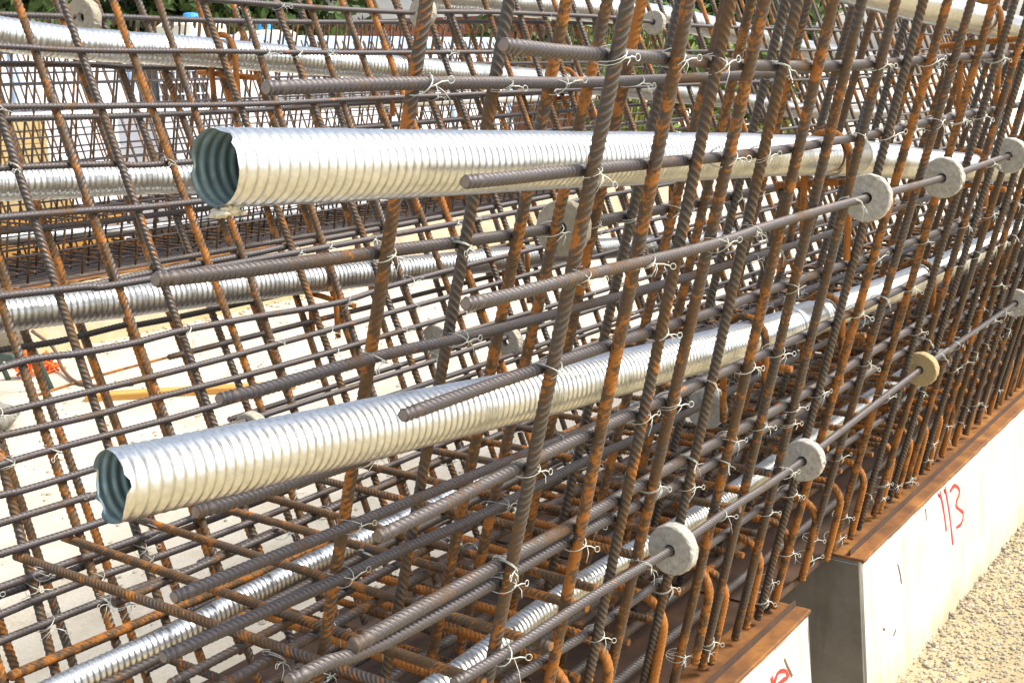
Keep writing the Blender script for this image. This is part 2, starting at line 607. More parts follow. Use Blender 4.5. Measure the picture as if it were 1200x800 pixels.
# ------------------------------------------------------------------ casting beds
def bed_block(x0, x1, y0, y1, label, group, mat='block'):
    """one concrete block with worn, chipped arrises"""
    mb = MB()
    nx = max(6, int((x1 - x0) / .06))
    prof = [(-.05, 0), (-.0345, .2), (-.019, .4), (-.0043, .59), (-.001, .632), (.012, .645), (.05, .645)]
    rows = []
    for i in range(nx + 1):
        x = x0 + (x1 - x0) * i / nx
        row = []
        for k, (dy, z) in enumerate(prof):
            ch = random.random() ** 5 * .030 if k in (4, 5) else 0.0
            ex = 0.0
            if i in (0, nx):
                ex = (1 if i == 0 else -1) * (random.random() ** 3 * .012)
            row.append((x + ex, y0 + dy + ch + rnd(-.0012, .0012), z - ch * .7))
        rows.append(row)
    m = len(prof)
    for row in rows:
        mb.v += row
    for i in range(nx):
        for k in range(m - 1):
            a = i * m + k
            mb.f.append((a, a + m, a + m + 1, a + 1))
    # top, back and the two ends
    n = len(mb.v)
    mb.v += [(x0, y1, 0), (x0, y1, .645), (x1, y1, 0), (x1, y1, .645)]
    top0, top1 = m - 1, nx * m + m - 1
    mb.f.append(tuple([i * m + m - 1 for i in range(nx + 1)]) + (n + 3, n + 1))
    mb.f.append((n, n + 1, n + 3, n + 2))
    mb.f.append(tuple(range(m)) + (n + 1, n))
    mb.f.append((n + 2, n + 3) + tuple(nx * m + k for k in range(m - 1, -1, -1)))
    o = mb.obj('concrete_block', M[mat])
    return tag(o, label, 'concrete block', group)

def steel_plate(x0, x1, y0, y1, label, group, sheet='sheet'):
    mb = MB()
    n = max(4, int((x1 - x0) / .1))
    z0, z1 = .648, .660
    for i in range(n + 1):
        x = x0 + (x1 - x0) * i / n
        w = rnd(-.003, .003)
        mb.v += [(x, y0 + w, z0), (x, y0 + w - .001, z1 - .002), (x, y0 + w + .004, z1 + rnd(0, .0015)), (x, y1, z1), (x, y1, z0)]
    for i in range(n):
        for k in range(5):
            a, b = i * 5 + k, i * 5 + (k + 1) % 5
            mb.f.append((a, a + 5, b + 5, b))
    mb.f.append((0, 1, 2, 3, 4))
    mb.f.append(tuple(n * 5 + k for k in (4, 3, 2, 1, 0)))
    root = mb.obj('steel_plate', M['plate'])
    tag(root, label, 'steel plate', group)
    lip = MB()
    lip.box((x0 + .01, y0 + .055, z1 - .001), (x1 - .005, y0 + .062, z1 + .022))
    lip.obj('edge_lip', M['sheet'], root)
    sh = MB()
    sh.box((x0 + .02, y0 + .17, z1), (x1 - .02, y1 - .01, z1 + .006))
    sh.obj('form_sheet', M[sheet], root)
    return root

GB = 'concrete blocks of the casting beds'
GP = 'rusty plates on the casting beds'
def end_face(parent, x, y0, y1):
    mb = MB()
    mb.box((x - .006, y0 + .006, .0), (x + .006, y1 - .006, .640), .002)
    mb.v = [(vx, vy - (.048 * (1 - vz / .645) if vy < y0 + .1 else 0), vz) for vx, vy, vz in mb.v]
    mb.obj('dark_end_face', M['raw'], parent)  # thin slab over the block end, in a darker concrete tone
block1 = bed_block(-.6, 3.68, 1.46, 2.86, 'pale concrete block at bottom edge, with a small red scrawl, before the dark gap', GB)
block2 = bed_block(4.207, 9.0, 1.46, 2.86, 'long pale concrete block with red painted 113 beside the gravel', GB)
steel_plate(-.6, 3.69, 1.452, 2.86, 'rusty orange steel plate on the block with the small red scrawl', GP)
steel_plate(4.20, 9.0, 1.452, 2.86, 'rusty brown steel plate on the block marked 113', GP)
end_face(block2, 4.196, 1.46, 2.86)
end_face(block1, 3.691, 1.46, 2.86)
mb = MB()
mb.box((3.60, 1.575, .668), (4.30, 2.84, .674))
mb.box((3.60, 1.568, .668), (4.30, 1.574, .690))
tag(mb.obj('form_sheet', M['sheet']), 'dark steel sheet bridging the gap between the two near blocks', 'steel sheet')
block3 = bed_block(6.3, 11.2, 10.35, 11.55, 'distant concrete block with two red strokes and yellow stains behind the plank', GB, 'oldblock')
block4 = bed_block(11.5, 19.0, 10.35, 11.55, 'distant concrete block of the rear bed, right of the yellow stained one', GB, 'oldblock')
steel_plate(6.3, 11.2, 10.342, 11.55, 'steel plate on the far block with two red strokes', GP, 'greysheet')
steel_plate(11.5, 19.0, 10.342, 11.55, 'steel plate on the rear bed under the far cage, right half', GP, 'greysheet')

def paint(parent, strokes, y, w, name, mat='red'):
    for st in strokes:
        mb = MB()
        pts = [Vector((x, y - .05 * (1 - z / .645), z)) for x, z in st]
        pts = spline(pts, .02)
        for i, p in enumerate(pts):
            a, b = pts[max(i - 1, 0)], pts[min(i + 1, len(pts) - 1)]
            t = (b - a).normalized()
            s = Vector((-t.z, 0, t.x)) * w * rnd(.75, 1.2)
            s.y = 0
            mb.v += [tuple(p + s), tuple(p - s), tuple(p + s + Vector((0, .006, 0))), tuple(p - s + Vector((0, .006, 0)))]
        for i in range(len(pts) - 1):
            a = i * 4
            mb.f += [(a, a + 1, a + 5, a + 4), (a, a + 4, a + 6, a + 2), (a + 1, a + 3, a + 7, a + 5)]
        mb.obj(name, M[mat], parent)

paint(block2, [[(5.184, .625), (5.227, .533), (5.258, .421)], [(5.263, .622), (5.311, .49), (5.351, .326)],
               [(5.334, .585), (5.414, .588), (5.479, .538), (5.416, .492), (5.525, .42), (5.491, .38), (5.408, .387)]], 1.4575, .0075, 'painted_digit')
paint(block1, [[(3.355, .49), (3.405, .547), (3.475, .525), (3.49, .499), (3.406, .509), (3.36, .48)], [(3.36, .555), (3.375, .47)]], 1.4575, .007, 'painted_mark')
paint(block3, [[(7.07, .50), (7.11, .30)], [(7.19, .36), (7.21, .24)]], 10.3475, .016, 'painted_stroke')

paint(block1, [[(3.466, .573), (3.489, .534), (3.52, .486)]], 1.4585, .005, 'wood_splinter', 'hose')
paint(block2, [[(4.60, .50), (4.625, .45), (4.64, .40)], [(4.98, .615), (4.985, .56)], [(4.40, .30), (4.425, .285)], [(4.52, .22), (4.55, .235)]], 1.4585, .0045, 'wood_splinter', 'hose')

# ------------------------------------------------------------------ reinforcing cage
YN1, YN2, YF1, YF2 = 1.0795, 1.4442, 3.2862, 3.5862
def wall_y(k, z):
    if k == 1: return YN1 - .264 * (z - 2.5)
    if k == 2: return YN2 - .264 * (z - 2.5)
    if k == 3: return YF1 + .4 * (z - 2.5)
    return YF2 + .4 * (z - 2.5)

UP = {
    1: [(1.792, -.003), (2.045, -.047), (2.231, -.066), (2.365, -.045), (2.566, -.083), (2.775, -.093), (2.964, -.105), (3.2, -.105), (3.395, -.085),
        (3.564, -.04), (3.804, -.05), (4.069, -.081), (4.333, -.10)],
    2: [(1.684, .017), (1.931, .018), (2.119, .03), (2.259, .051), (2.45, .005)],
    3: [(1.30, .0), (1.47, .01), (1.662, .09), (1.793, .006), (1.968, .018), (2.175, -.011), (2.335, -.014), (2.531, -.021), (2.671, .017), (2.9, -.018), (3.043, .018),
        (3.271, -.044), (3.385, .015), (3.625, -.034), (3.778, -.027), (3.946, -.034), (4.13, -.03), (4.31, -.05), (4.555, -.015)],
    4: [(1.28, 0), (1.45, .01), (1.64, .0), (1.82, .02), (2.0, -.01), (2.19, -.02), (2.36, .0), (2.53, -.022), (2.70, -.034), (2.89, -.04), (3.10, .018), (3.29, 0)],
}
END = {1: 10.5, 2: 11.0, 3: 12.5, 4: 12.5}
STEP = {1: .19, 2: .187, 3: .183, 4: .183}
for k in UP:
    x = UP[k][-1][0]
    while x < END[k]:
        x += STEP[k] * rnd(.82, 1.18)
        UP[k].append((x, (-.09 if k == 1 else 0.0) + rnd(-.03, .03)))

Z0, Z1 = .685, 3.06
def upright_matrix(k, x, sl, base, twist, z0=Z0):
    """from the foot of the bar up along the leaning wall"""
    d = Vector((sl, -.264 if k < 3 else .4, 1.0)).normalized()
    foot = Vector((x + sl * (z0 - 1.7), wall_y(k, z0), z0)) - base
    y = Vector((0, 1, 0)) if k < 3 else Vector((0, -1, 0))
    xx = y.cross(d).normalized()
    yy = d.cross(xx)
    rot = Matrix((xx, yy, d)).transposed() @ Matrix.Rotation(twist, 3, 'Z')
    return Matrix.Translation(foot) @ rot.to_4x4()

def near_len(k):
    t = .264 if k < 3 else .4
    return (Z1 - Z0) * math.sqrt(1 + t * t)

UPMESH = [rebar_mesh('upright_bar', [(0, 0, 0), (0, 0, near_len(1))], .0122, .0160, 14, .00165, None, 1.0),
          rebar_mesh('upright_bar', [(0, 0, 0), (0, 0, near_len(3))], .0120, .0160, 8, .0021, None, 1.0)]

LONG = [
    ('1i', 0.0105, [(1.496, 1.094, 2.544), (1.637, 1.096, 2.535), (1.788, 1.098, 2.529), (1.915, 1.099, 2.525), (2.171, 1.102, 2.513), (2.479, 1.105, 2.502), (2.92, 1.106, 2.499), (3.349, 1.105, 2.503), (3.833, 1.102, 2.511)]),
    ('1i', 0.01, [(1.457, 1.147, 2.341), (1.583, 1.148, 2.337), (1.847, 1.15, 2.331), (2.531, 1.156, 2.31), (2.95, 1.156, 2.308), (3.381, 1.156, 2.31), (3.884, 1.153, 2.322)]),
    ('1o', 0.01, [(1.443, 1.145, 2.152), (1.57, 1.147, 2.146), (1.809, 1.148, 2.143), (2.29, 1.151, 2.132), (2.592, 1.149, 2.138), (3.049, 1.148, 2.14), (3.97, 1.15, 2.133), (4.795, 1.147, 2.146)]),
    ('1i', 0.0105, [(1.396, 1.246, 1.968), (1.7, 1.247, 1.963), (2.037, 1.25, 1.954), (2.285, 1.251, 1.948), (2.565, 1.254, 1.937), (2.767, 1.254, 1.939), (3.329, 1.256, 1.929), (3.85, 1.26, 1.914)]),
    ('1i', 0.011, [(1.38, 1.303, 1.753), (1.513, 1.303, 1.753), (1.755, 1.301, 1.758), (2.048, 1.301, 1.758), (2.378, 1.303, 1.753), (2.575, 1.304, 1.749)]),
    ('1i', 0.013, [(1.359, 1.357, 1.548), (1.808, 1.358, 1.543), (2.074, 1.36, 1.536), (2.479, 1.359, 1.54), (3.006, 1.362, 1.529), (3.53, 1.363, 1.524), (3.948, 1.36, 1.535)]),
    ('1i', 0.0115, [(1.208, 1.356, 1.551), (1.302, 1.358, 1.544), (1.436, 1.365, 1.516), (1.835, 1.369, 1.502), (2.07, 1.37, 1.499), (2.317, 1.373, 1.485), (2.675, 1.378, 1.468), (3.124, 1.375, 1.479), (3.457, 1.38, 1.461), (4.002, 1.382, 1.451)]),
    ('1o', 0.0105, [(1.626, 1.355, 1.357), (1.822, 1.359, 1.343), (2.158, 1.361, 1.336), (2.543, 1.367, 1.312), (2.831, 1.367, 1.313), (3.398, 1.369, 1.306), (4.507, 1.355, 1.356), (5.896, 1.351, 1.371)]),
    ('1i', 0.01, [(1.908, 1.45, 1.196), (2.269, 1.457, 1.169), (2.62, 1.458, 1.165), (3.075, 1.456, 1.17), (3.485, 1.456, 1.171), (3.94, 1.453, 1.185), (4.444, 1.455, 1.174), (4.815, 1.448, 1.202)]),
    ('2n', 0.011, [(1.314, 1.421, 2.492), (1.657, 1.422, 2.491), (1.971, 1.423, 2.485), (2.319, 1.425, 2.479), (3.123, 1.424, 2.481), (3.851, 1.421, 2.493)]),
    ('2f', 0.0115, [(1.17, 1.548, 2.203), (1.382, 1.551, 2.189), (1.726, 1.556, 2.173), (1.957, 1.559, 2.161), (2.317, 1.562, 2.147), (2.685, 1.565, 2.138), (3.128, 1.567, 2.129), (3.514, 1.568, 2.125), (4.298, 1.574, 2.104)]),
    ('2n', 0.0105, [(1.283, 1.557, 1.98), (1.366, 1.558, 1.975), (1.676, 1.559, 1.971), (1.965, 1.563, 1.954), (2.139, 1.565, 1.947), (2.614, 1.569, 1.934), (3.047, 1.571, 1.924), (3.531, 1.573, 1.919), (3.998, 1.574, 1.915), (4.779, 1.57, 1.928)]),
    ('2n', 0.011, [(1.254, 1.61, 1.777), (1.395, 1.614, 1.764), (1.749, 1.618, 1.746), (1.947, 1.62, 1.739), (2.208, 1.623, 1.727)]),
    ('2n', 0.011, [(1.223, 1.652, 1.62), (1.416, 1.653, 1.613), (1.781, 1.658, 1.597), (2.254, 1.662, 1.58), (2.657, 1.666, 1.564), (3.045, 1.668, 1.556)]),
    ('2n', 0.0115, [(1.21, 1.683, 1.502), (1.426, 1.685, 1.493), (1.626, 1.688, 1.482), (1.879, 1.69, 1.473), (2.175, 1.695, 1.457), (2.631, 1.693, 1.462), (3.054, 1.697, 1.449)]),
    ('4n', 0.009, [(2.013, 3.659, 2.743), (2.266, 3.658, 2.74), (2.542, 3.657, 2.738)]),
    ('4n', 0.009, [(2.635, 3.659, 2.742), (3.088, 3.656, 2.736), (3.647, 3.657, 2.738), (4.26, 3.661, 2.748), (5.169, 3.667, 2.763)]),
    ('3n', 0.009, [(2.836, 3.379, 2.791), (3.104, 3.375, 2.782), (3.542, 3.371, 2.771), (3.977, 3.369, 2.767)]),
    ('3n', 0.009, [(4.105, 3.372, 2.774), (4.623, 3.375, 2.782), (5.629, 3.373, 2.777), (6.077, 3.365, 2.758), (6.731, 3.361, 2.747)]),
    ('3n', 0.008, [(1.811, 3.314, 2.631), (2.041, 3.314, 2.628), (2.323, 3.308, 2.615), (2.83, 3.307, 2.611), (3.515, 3.303, 2.603), (4.418, 3.303, 2.603)]),
    ('4n', 0.009, [(1.958, 3.598, 2.589), (2.207, 3.596, 2.584), (2.517, 3.593, 2.578), (2.894, 3.588, 2.564)]),
    ('3n', 0.0085, [(1.749, 3.245, 2.458), (1.976, 3.245, 2.456), (2.409, 3.239, 2.442), (2.927, 3.233, 2.428), (3.487, 3.233, 2.427), (4.388, 3.231, 2.423)]),
    ('4n', 0.0085, [(1.896, 3.528, 2.415), (2.143, 3.529, 2.416), (2.616, 3.523, 2.403), (3.199, 3.522, 2.399), (3.73, 3.523, 2.402), (4.784, 3.524, 2.404)]),
    ('3f', 0.0085, [(1.713, 3.225, 2.286), (1.94, 3.224, 2.284), (2.293, 3.218, 2.269), (2.591, 3.211, 2.252)]),
    ('3n', 0.009, [(1.642, 3.126, 2.159), (1.861, 3.124, 2.155), (2.133, 3.12, 2.145), (2.55, 3.114, 2.13)]),
    ('4n', 0.009, [(1.775, 3.393, 2.076), (2.017, 3.395, 2.081), (2.394, 3.391, 2.072), (2.791, 3.39, 2.069)]),
    ('3n', 0.01, [(1.637, 3.042, 1.95), (1.784, 3.043, 1.951), (2.048, 3.036, 1.935), (2.27, 3.032, 1.924)]),
    ('3f', 0.01, [(1.666, 3.092, 1.955), (2.05, 3.082, 1.929), (2.311, 3.083, 1.933), (2.741, 3.084, 1.935), (3.048, 3.086, 1.94)]),
    ('3n', 0.0095, [(1.569, 2.968, 1.765), (1.807, 2.973, 1.776), (1.937, 2.968, 1.764), (2.152, 2.965, 1.756), (2.296, 2.966, 1.76), (2.611, 2.962, 1.749), (2.995, 2.955, 1.732), (3.274, 2.96, 1.745), (3.698, 2.963, 1.753), (4.019, 2.965, 1.756)]),
    ('4n', 0.009, [(1.733, 3.263, 1.751), (1.892, 3.263, 1.753), (2.079, 3.259, 1.742), (2.342, 3.261, 1.747), (2.498, 3.256, 1.736)]),
    ('3n', 0.009, [(1.533, 2.928, 1.665), (1.675, 2.927, 1.662), (1.936, 2.925, 1.657), (2.155, 2.923, 1.653), (2.503, 2.923, 1.651), (2.921, 2.923, 1.653), (3.537, 2.925, 1.658)]),
    ('3n', 0.009, [(1.513, 2.906, 1.61), (1.654, 2.905, 1.607), (1.778, 2.902, 1.601), (1.966, 2.899, 1.593), (2.144, 2.899, 1.593), (2.498, 2.896, 1.585), (2.865, 2.895, 1.582), (3.142, 2.896, 1.585), (3.538, 2.897, 1.586)]),
    ('3n', 0.009, [(1.489, 2.88, 1.544), (1.628, 2.878, 1.54), (1.798, 2.877, 1.538), (2.132, 2.874, 1.528), (2.348, 2.872, 1.525)]),
    ('3n', 0.009, [(1.463, 2.852, 1.474), (1.601, 2.85, 1.468), (1.875, 2.846, 1.459)]),
    ('3n', 0.0095, [(1.438, 2.825, 1.406), (1.577, 2.824, 1.404), (1.849, 2.821, 1.396), (1.969, 2.818, 1.391)]),
    ('3n', 0.01, [(1.414, 2.798, 1.339), (1.55, 2.796, 1.334), (1.766, 2.792, 1.325), (1.861, 2.791, 1.323)]),
    ('3n', 0.01, [(1.387, 2.768, 1.265), (1.522, 2.766, 1.259), (1.699, 2.764, 1.256), (2.135, 2.761, 1.246)]),
    ('3f', 0.01, [(1.398, 2.799, 1.221), (1.538, 2.8, 1.224), (1.723, 2.796, 1.215), (1.86, 2.796, 1.216), (2.306, 2.792, 1.204)]),
    ('3n', 0.01, [(1.364, 2.743, 1.203), (1.499, 2.742, 1.199), (1.703, 2.742, 1.198), (2.343, 2.732, 1.175)]),
    ('3n', 0.01, [(1.342, 2.719, 1.142), (1.477, 2.719, 1.141), (1.77, 2.716, 1.134), (2.025, 2.711, 1.123), (2.326, 2.708, 1.116)]),
    ('3n', 0.013, [(1.473, 2.685, 1.056), (1.756, 2.681, 1.048), (1.91, 2.68, 1.044), (2.287, 2.675, 1.033)]),
]
OPEN_NEAR = {'3', '4'}
BASE = Vector((2.2, 2.1, .67))
cage = empty('rebar_cage', BASE, 'large rusty rebar cage in the foreground, grid of leaning bars tied with wire', 'rebar cage', 'rebar cages on the casting beds')

for k in (1, 2, 3, 4):
    for x, sl in UP[k]:
        o = link('upright_bar', UPMESH[0 if k < 3 else 1], cage, None, upright_matrix(k, x, sl, BASE, rnd(-.5, .5) + (0 if random.random() < .5 else math.pi)))
        if k == 1:
            i = UP[1].index((x, sl))
            first = (.18, .52, .46, .34, .30, .42, .25, .22, .36, .70, .25, .62, .38)
            tint(o, first[i] if i < len(first) else rnd(.15, .6), 0, 1.0)
        elif k == 2:
            tint(o, rnd(.2, .6), 0, 1.0)
        else:
            tint(o, rnd(.3, .65) if random.random() < .86 else rnd(.8, 1.0), 0, 1.0)

for pl, r, pts in LONG:
    k = int(pl[0])
    P = [Vector(p) for p in pts]
    if k > 2 and P[0].x < 2.35 and r < .0125:
        P = [Vector((1.05 + rnd(-.1, .1), P[0].y, P[0].z + .006))] + P
    run = P[-1].x - P[0].x
    if not (k == 4 and P[-1].x < 2.6 and P[-1].z > 2.7) and not (abs(P[-1].x - 3.977) < .01 and P[-1].z > 2.7):
        far = (9.4 if k < 3 else 12.0) + rnd(-.5, .5)
        dz = max(-.004, min(.006, (P[-1].z - P[-2].z) / (P[-1].x - P[-2].x)))
        x = P[-1].x
        z = P[-1].z
        while x < far - 1.5:
            x += 1.6
            z += dz * 1.6 + rnd(-.004, .004)
            P.append(Vector((x, P[-1].y + rnd(-.003, .003), z)))
    me = rebar_mesh('longitudinal_bar', P, r, .0125 if k < 3 else .0135, 10 if k < 3 else 8, .0018 if k < 3 else .0019, 3.2 if k < 3 else 3.6)
    o = link('longitudinal_bar', me, cage, -BASE)
    tint(o, rnd(.0, .12) if r < .0125 or k < 3 else .95, rnd(.6, 1.0))

for z, x0 in ((1.92, 2.5), (1.62, 2.45), (1.50, 2.7), (1.38, 2.6), (1.26, 2.4), (1.13, 2.5), (1.0, 2.3), (.88, 2.2), (.78, 2.0), (2.30, 2.9), (2.16, 3.4)):
    y = wall_y(4, z) - .024
    me = rebar_mesh('longitudinal_bar', [(x0, y, z), (5.5, y, z + rnd(-.01, .01)), (12 + rnd(-.4, .4), y, z)], .009, .0135, 8, .0019, 2.4)
    tint(link('longitudinal_bar', me, cage, -BASE), rnd(0, .15), rnd(.5, 1))

# bottom layers: long bars lying on the cross bars and on the bed
for i, (y, z, x0, r) in enumerate([(1.73, 1.275, 1.35, .0105), (1.86, 1.272, 1.5, .011), (1.96, 1.273, 1.42, .010), (2.07, 1.275, 1.28, .0105), (2.40, 1.273, 1.6, .010),
                                   (1.69, 1.03, 1.9, .014), (1.88, 1.04, 1.75, .014), (2.05, 1.03, 1.85, .014), (2.22, 1.035, 1.6, .013), (2.60, 1.03, 1.2, .014), (2.66, .93, 1.1, .014),
                                   (1.66, .76, 1.9, .015), (1.80, .75, 1.6, .015), (1.95, .76, 1.8, .015), (2.1, .755, 1.6, .014), (2.25, .75, 1.7, .015), (2.4, .755, 1.5, .015), (2.53, .75, 1.3, .015)]):
    me = rebar_mesh('longitudinal_bar', [(x0, y, z), (4.5, y + .01, z + .004), (9.5 + rnd(-.4, .4), y, z)], r, .015, 8, .0015, 2.6)
    tint(link('longitudinal_bar', me, cage, -BASE), rnd(.05, .5), rnd(.0, .6))

# cross bars from wall to wall at two levels, and bent bars at the foot of the near wall
CB = [rebar_mesh('cross_bar', [(0, 0, 0), (0, -1.47, 0)], .0105, .0130, 10, .0018),
      rebar_mesh('cross_bar', [(0, 0, 0), (0, -1.12, 0)], .0105, .0140, 8, .0018)]
cbx = [1.61, 1.765, 1.965, 2.14, 2.30, 2.48, 2.665, 2.87, 3.05, 3.24]
while cbx[-1] < 9.2:
    cbx.append(cbx[-1] + .187 * rnd(.85, 1.15))
for i, x in enumerate(cbx):
    y0 = 2.86 + rnd(-.04, .05)
    o = link('cross_bar', CB[0], cage, None, Matrix.Translation(Vector((x, y0, 1.298 + rnd(-.008, .006))) - BASE) @ Matrix.Rotation(rnd(-.03, .03), 4, 'Z') @ Matrix.Rotation(rnd(0, 6), 4, 'Y'))
    tint(o, rnd(.45, .8))
    o = link('cross_bar', CB[1], cage, None, Matrix.Translation(Vector((x + .07, 2.66 + rnd(-.02, .03), .985 + rnd(-.01, .01))) - BASE) @ Matrix.Rotation(rnd(-.03, .03), 4, 'Z') @ Matrix.Rotation(rnd(0, 6), 4, 'Y'))
    tint(o, rnd(.4, .85))
hook_pts = [(0, 1.05, 0), (0, .40, 0), (0, .16, .004)]
for a in range(0, 8):
    t = a / 7 * R(104)
    hook_pts.append((0, .075 - .075 * math.sin(t), -.075 + .075 * math.cos(t)))
e = hook_pts[-1]
hook_pts += [(0, e[1] + .02, e[2] - .10), (0, e[1] + .045, e[2] - .22)]
HK = rebar_mesh('hooked_bar', hook_pts, .0125, .0145, 10, .0016)
for i, (x, z) in enumerate([(1.98, 1.10), (2.16, 1.12), (2.348, 1.10), (2.632, 1.115), (2.907, 1.10), (3.12, 1.03), (3.36, 1.06), (3.60, 1.02), (3.84, 1.05), (4.08, 1.03), (4.327, 1.0), (4.653, 1.04)] + [(4.88 + i * .21, 1.02 + rnd(-.04, .04)) for i in range(18)]):
    z = z + (rnd(-.02, .02) if x < 3.0 else -rnd(.0, .2))
    z = max(z, .995)
    o = link('hooked_bar', HK, cage, None, Matrix.Translation(Vector((x, wall_y(1, z) + (.004 if x < 3.0 else .028), z)) - BASE) @ Matrix.Rotation(rnd(-.12, .12), 4, 'Z'))
    tint(o, rnd(1.0, 1.6))

# bent saddle bars that carry the ducts
def saddle(parent, base, x, y, z, w, leg, rust=1.0, cross=True, tilt=0.0):
    pts = [(x, y + w, z - leg), (x, y + w, z)]
    for a in range(1, 8):
        t = math.pi * a / 8
        pts.append((x, y + w * math.cos(t), z + w * math.sin(t)))
    pts += [(x, y - w, z), (x, y - w, z - leg)]
    me = rebar_mesh('duct_saddle', pts, .0105, .013, 8, .0009)
    tint(link('duct_saddle', me, parent, -base), rust)
    if cross:
        me = rebar_mesh('saddle_crossbar', [(x + .025, y + w + .10, z - w - .012 + tilt), (x + .025, y - w - .07, z - w - .012 - tilt)], .0105, .013, 8, .0009)
        tint(link('saddle_crossbar', me, parent, -base), rust)
# ------------------------------------------------------------------ ducts
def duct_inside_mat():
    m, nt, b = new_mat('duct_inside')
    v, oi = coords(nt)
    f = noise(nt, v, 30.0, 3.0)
    nt.links.new(ramp(nt, f, [(0.3, (0.36, 0.46, 0.45)), (0.7, (0.56, 0.66, 0.65))]), b.inputs['Base Color'])  # greenish reflection inside the duct, painted into the base colour
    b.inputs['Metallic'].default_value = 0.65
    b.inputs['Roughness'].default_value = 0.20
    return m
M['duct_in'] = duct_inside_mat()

PROF = [0.0, .15, .75, 1.0, 1.0, .75, .15, 0.0]
def duct(pts, r, label, seg=32, pitch=.019, spp=8, far=None, h=.0024, ragged=True, fine_to=None, cut=0.0):
    path = spline(pts, .05)
    L, f = at_len(path)
    lim = L if fine_to is None else min(L, fine_to)
    st = []
    n = int(lim / pitch * spp)
    st = [i * pitch / spp for i in range(n + 1)]
    s = st[-1]
    while s < L - .1:
        s += pitch / 4
        st.append(s)
    def ring(s, rr, u):
        p = f(min(s, L))
        t = (f(min(s + .03, L)) - f(max(s - .03, 0))).normalized()
        if u is None:
            u = t.cross(Vector((0, 0, 1))).normalized()
        else:
            u = (u - t * u.dot(t)).normalized()
        return p, u, t.cross(u), t
    jag = [(rnd(-.0016, .0016) + (.010 if random.random() < .06 else 0), rnd(-.0008, .0012)) for _ in range(seg)]
    jag = [((jag[i][0] + jag[i - 1][0]) * .8, (jag[i][1] + jag[i - 1][1]) * .6) for i in range(seg)]
    def prof(s, a):
        q = (s / pitch + a / (2 * math.pi)) % 1.0 * 8
        i = int(q)
        return PROF[i % 8] + (PROF[(i + 1) % 8] - PROF[i % 8]) * (q - i)
    V, F = [], []
    u = None
    org = f(0).copy()
    for s in st:
        p, u, w, t = ring(s, r, u)
        dent = .0009 * math.sin(s * 7.0) + .0007 * math.sin(s * 17.0 + 1)
        for i in range(seg):
            a = 2 * math.pi * i / seg
            rr = r + h * prof(s, a) * min(1.0, .25 + s / pitch) + dent * math.cos(2 * a + s * 3)
            js = 0.0
            if ragged and s < pitch * .6:
                k = 1 - s / (pitch * .6)
                rr += jag[i][1] * k
                js = jag[i][0] * k
            js -= cut * math.cos(a) * max(0.0, 1 - s / .08)
            V.append(tuple(p + (u * math.cos(a) + w * math.sin(a)) * rr + t * js - org))
    m = len(st)
    for k in range(m - 1):
        for i in range(seg):
            j = (i + 1) % seg
            F.append((k * seg + i, k * seg + j, (k + 1) * seg + j, (k + 1) * seg + i))
    o = mesh_obj('metal_duct', V, F, M['duct'], None, True, org)
    tag(o, label, 'metal duct', 'corrugated metal ducts in the cages')
    # inner wall, seen through the open end
    V, F = [], []
    u = None
    ss = [i * pitch / 6 for i in range(int(.45 / pitch * 6))]
    for s in ss:
        p, u, w, t = ring(s, r, u)
        for i in range(seg):
            a = 2 * math.pi * i / seg
            rr = r - .0016 + h * prof(s, a) * min(1.0, .25 + s / pitch)
            js = 0.0
            if s < pitch * .6:
                k = 1 - s / (pitch * .6)
                rr += jag[i][1] * k + .0012 * k
                js = jag[i][0] * k
            js -= cut * math.cos(a) * max(0.0, 1 - s / .08)
            V.append(tuple(p + (u * math.cos(a) + w * math.sin(a)) * rr + t * js - org))
    for k in range(len(ss) - 1):
        for i in range(seg):
            j = (i + 1) % seg
            F.append((k * seg + i, (k + 1) * seg + i, (k + 1) * seg + j, k * seg + j))
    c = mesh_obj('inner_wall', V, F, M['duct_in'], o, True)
    return o

d1 = duct([(1.069, 1.2685, 2.391), (1.477, 1.275, 2.365), (2.064, 1.285, 2.329), (3.29, 1.306, 2.248), (4.778, 1.345, 2.102), (6.5, 1.38, 1.96), (8.6, 1.40, 1.90)], .0525,
          'thick open-ended silver duct across the top centre, nearest the camera', 36, .019, 8, fine_to=6.2, h=.0031, cut=.004)
d2 = duct([(.934, 1.3805, 1.9635), (1.404, 1.395, 1.909), (2.269, 1.421, 1.812), (3.273, 1.445, 1.72), (4.011, 1.454, 1.686), (4.909, 1.462, 1.656), (6.6, 1.465, 1.66), (8.6, 1.46, 1.70)], .0515,
          'open-ended silver duct rising across the middle, below the top one', 36, .019, 8, fine_to=6.2, h=.0031, cut=.011)
duct([(2.5, 1.185, 2.75), (3.55, 1.20, 2.688), (4.4, 1.212, 2.644), (5.152, 1.222, 2.606), (6.5, 1.24, 2.55), (9, 1.27, 2.46)], .052, 'silver duct in the top right corner, above the nearest bars', 28, .02, 6, fine_to=2)
duct([(1.1, 3.535, 2.865), (2.163, 3.505, 2.672), (2.978, 3.481, 2.611), (3.868, 3.455, 2.548), (5.489, 3.409, 2.433), (7.258, 3.348, 2.28), (8.31, 3.307, 2.176), (11, 3.25, 2.05)], .051,
     'silver duct sloping down from the upper left corner, highest of the far wall', 28, .021, 6, fine_to=3.0)
duct([(1.1, 3.355, 2.285), (1.996, 3.328, 2.23), (2.607, 3.314, 2.195), (3.6, 3.28, 2.11), (5.5, 3.22, 1.98), (8, 3.15, 1.86), (11, 3.10, 1.82)], .050,
     'silver duct at left edge, level with the open mouth of the thick top duct', 28, .021, 6, fine_to=3.0)
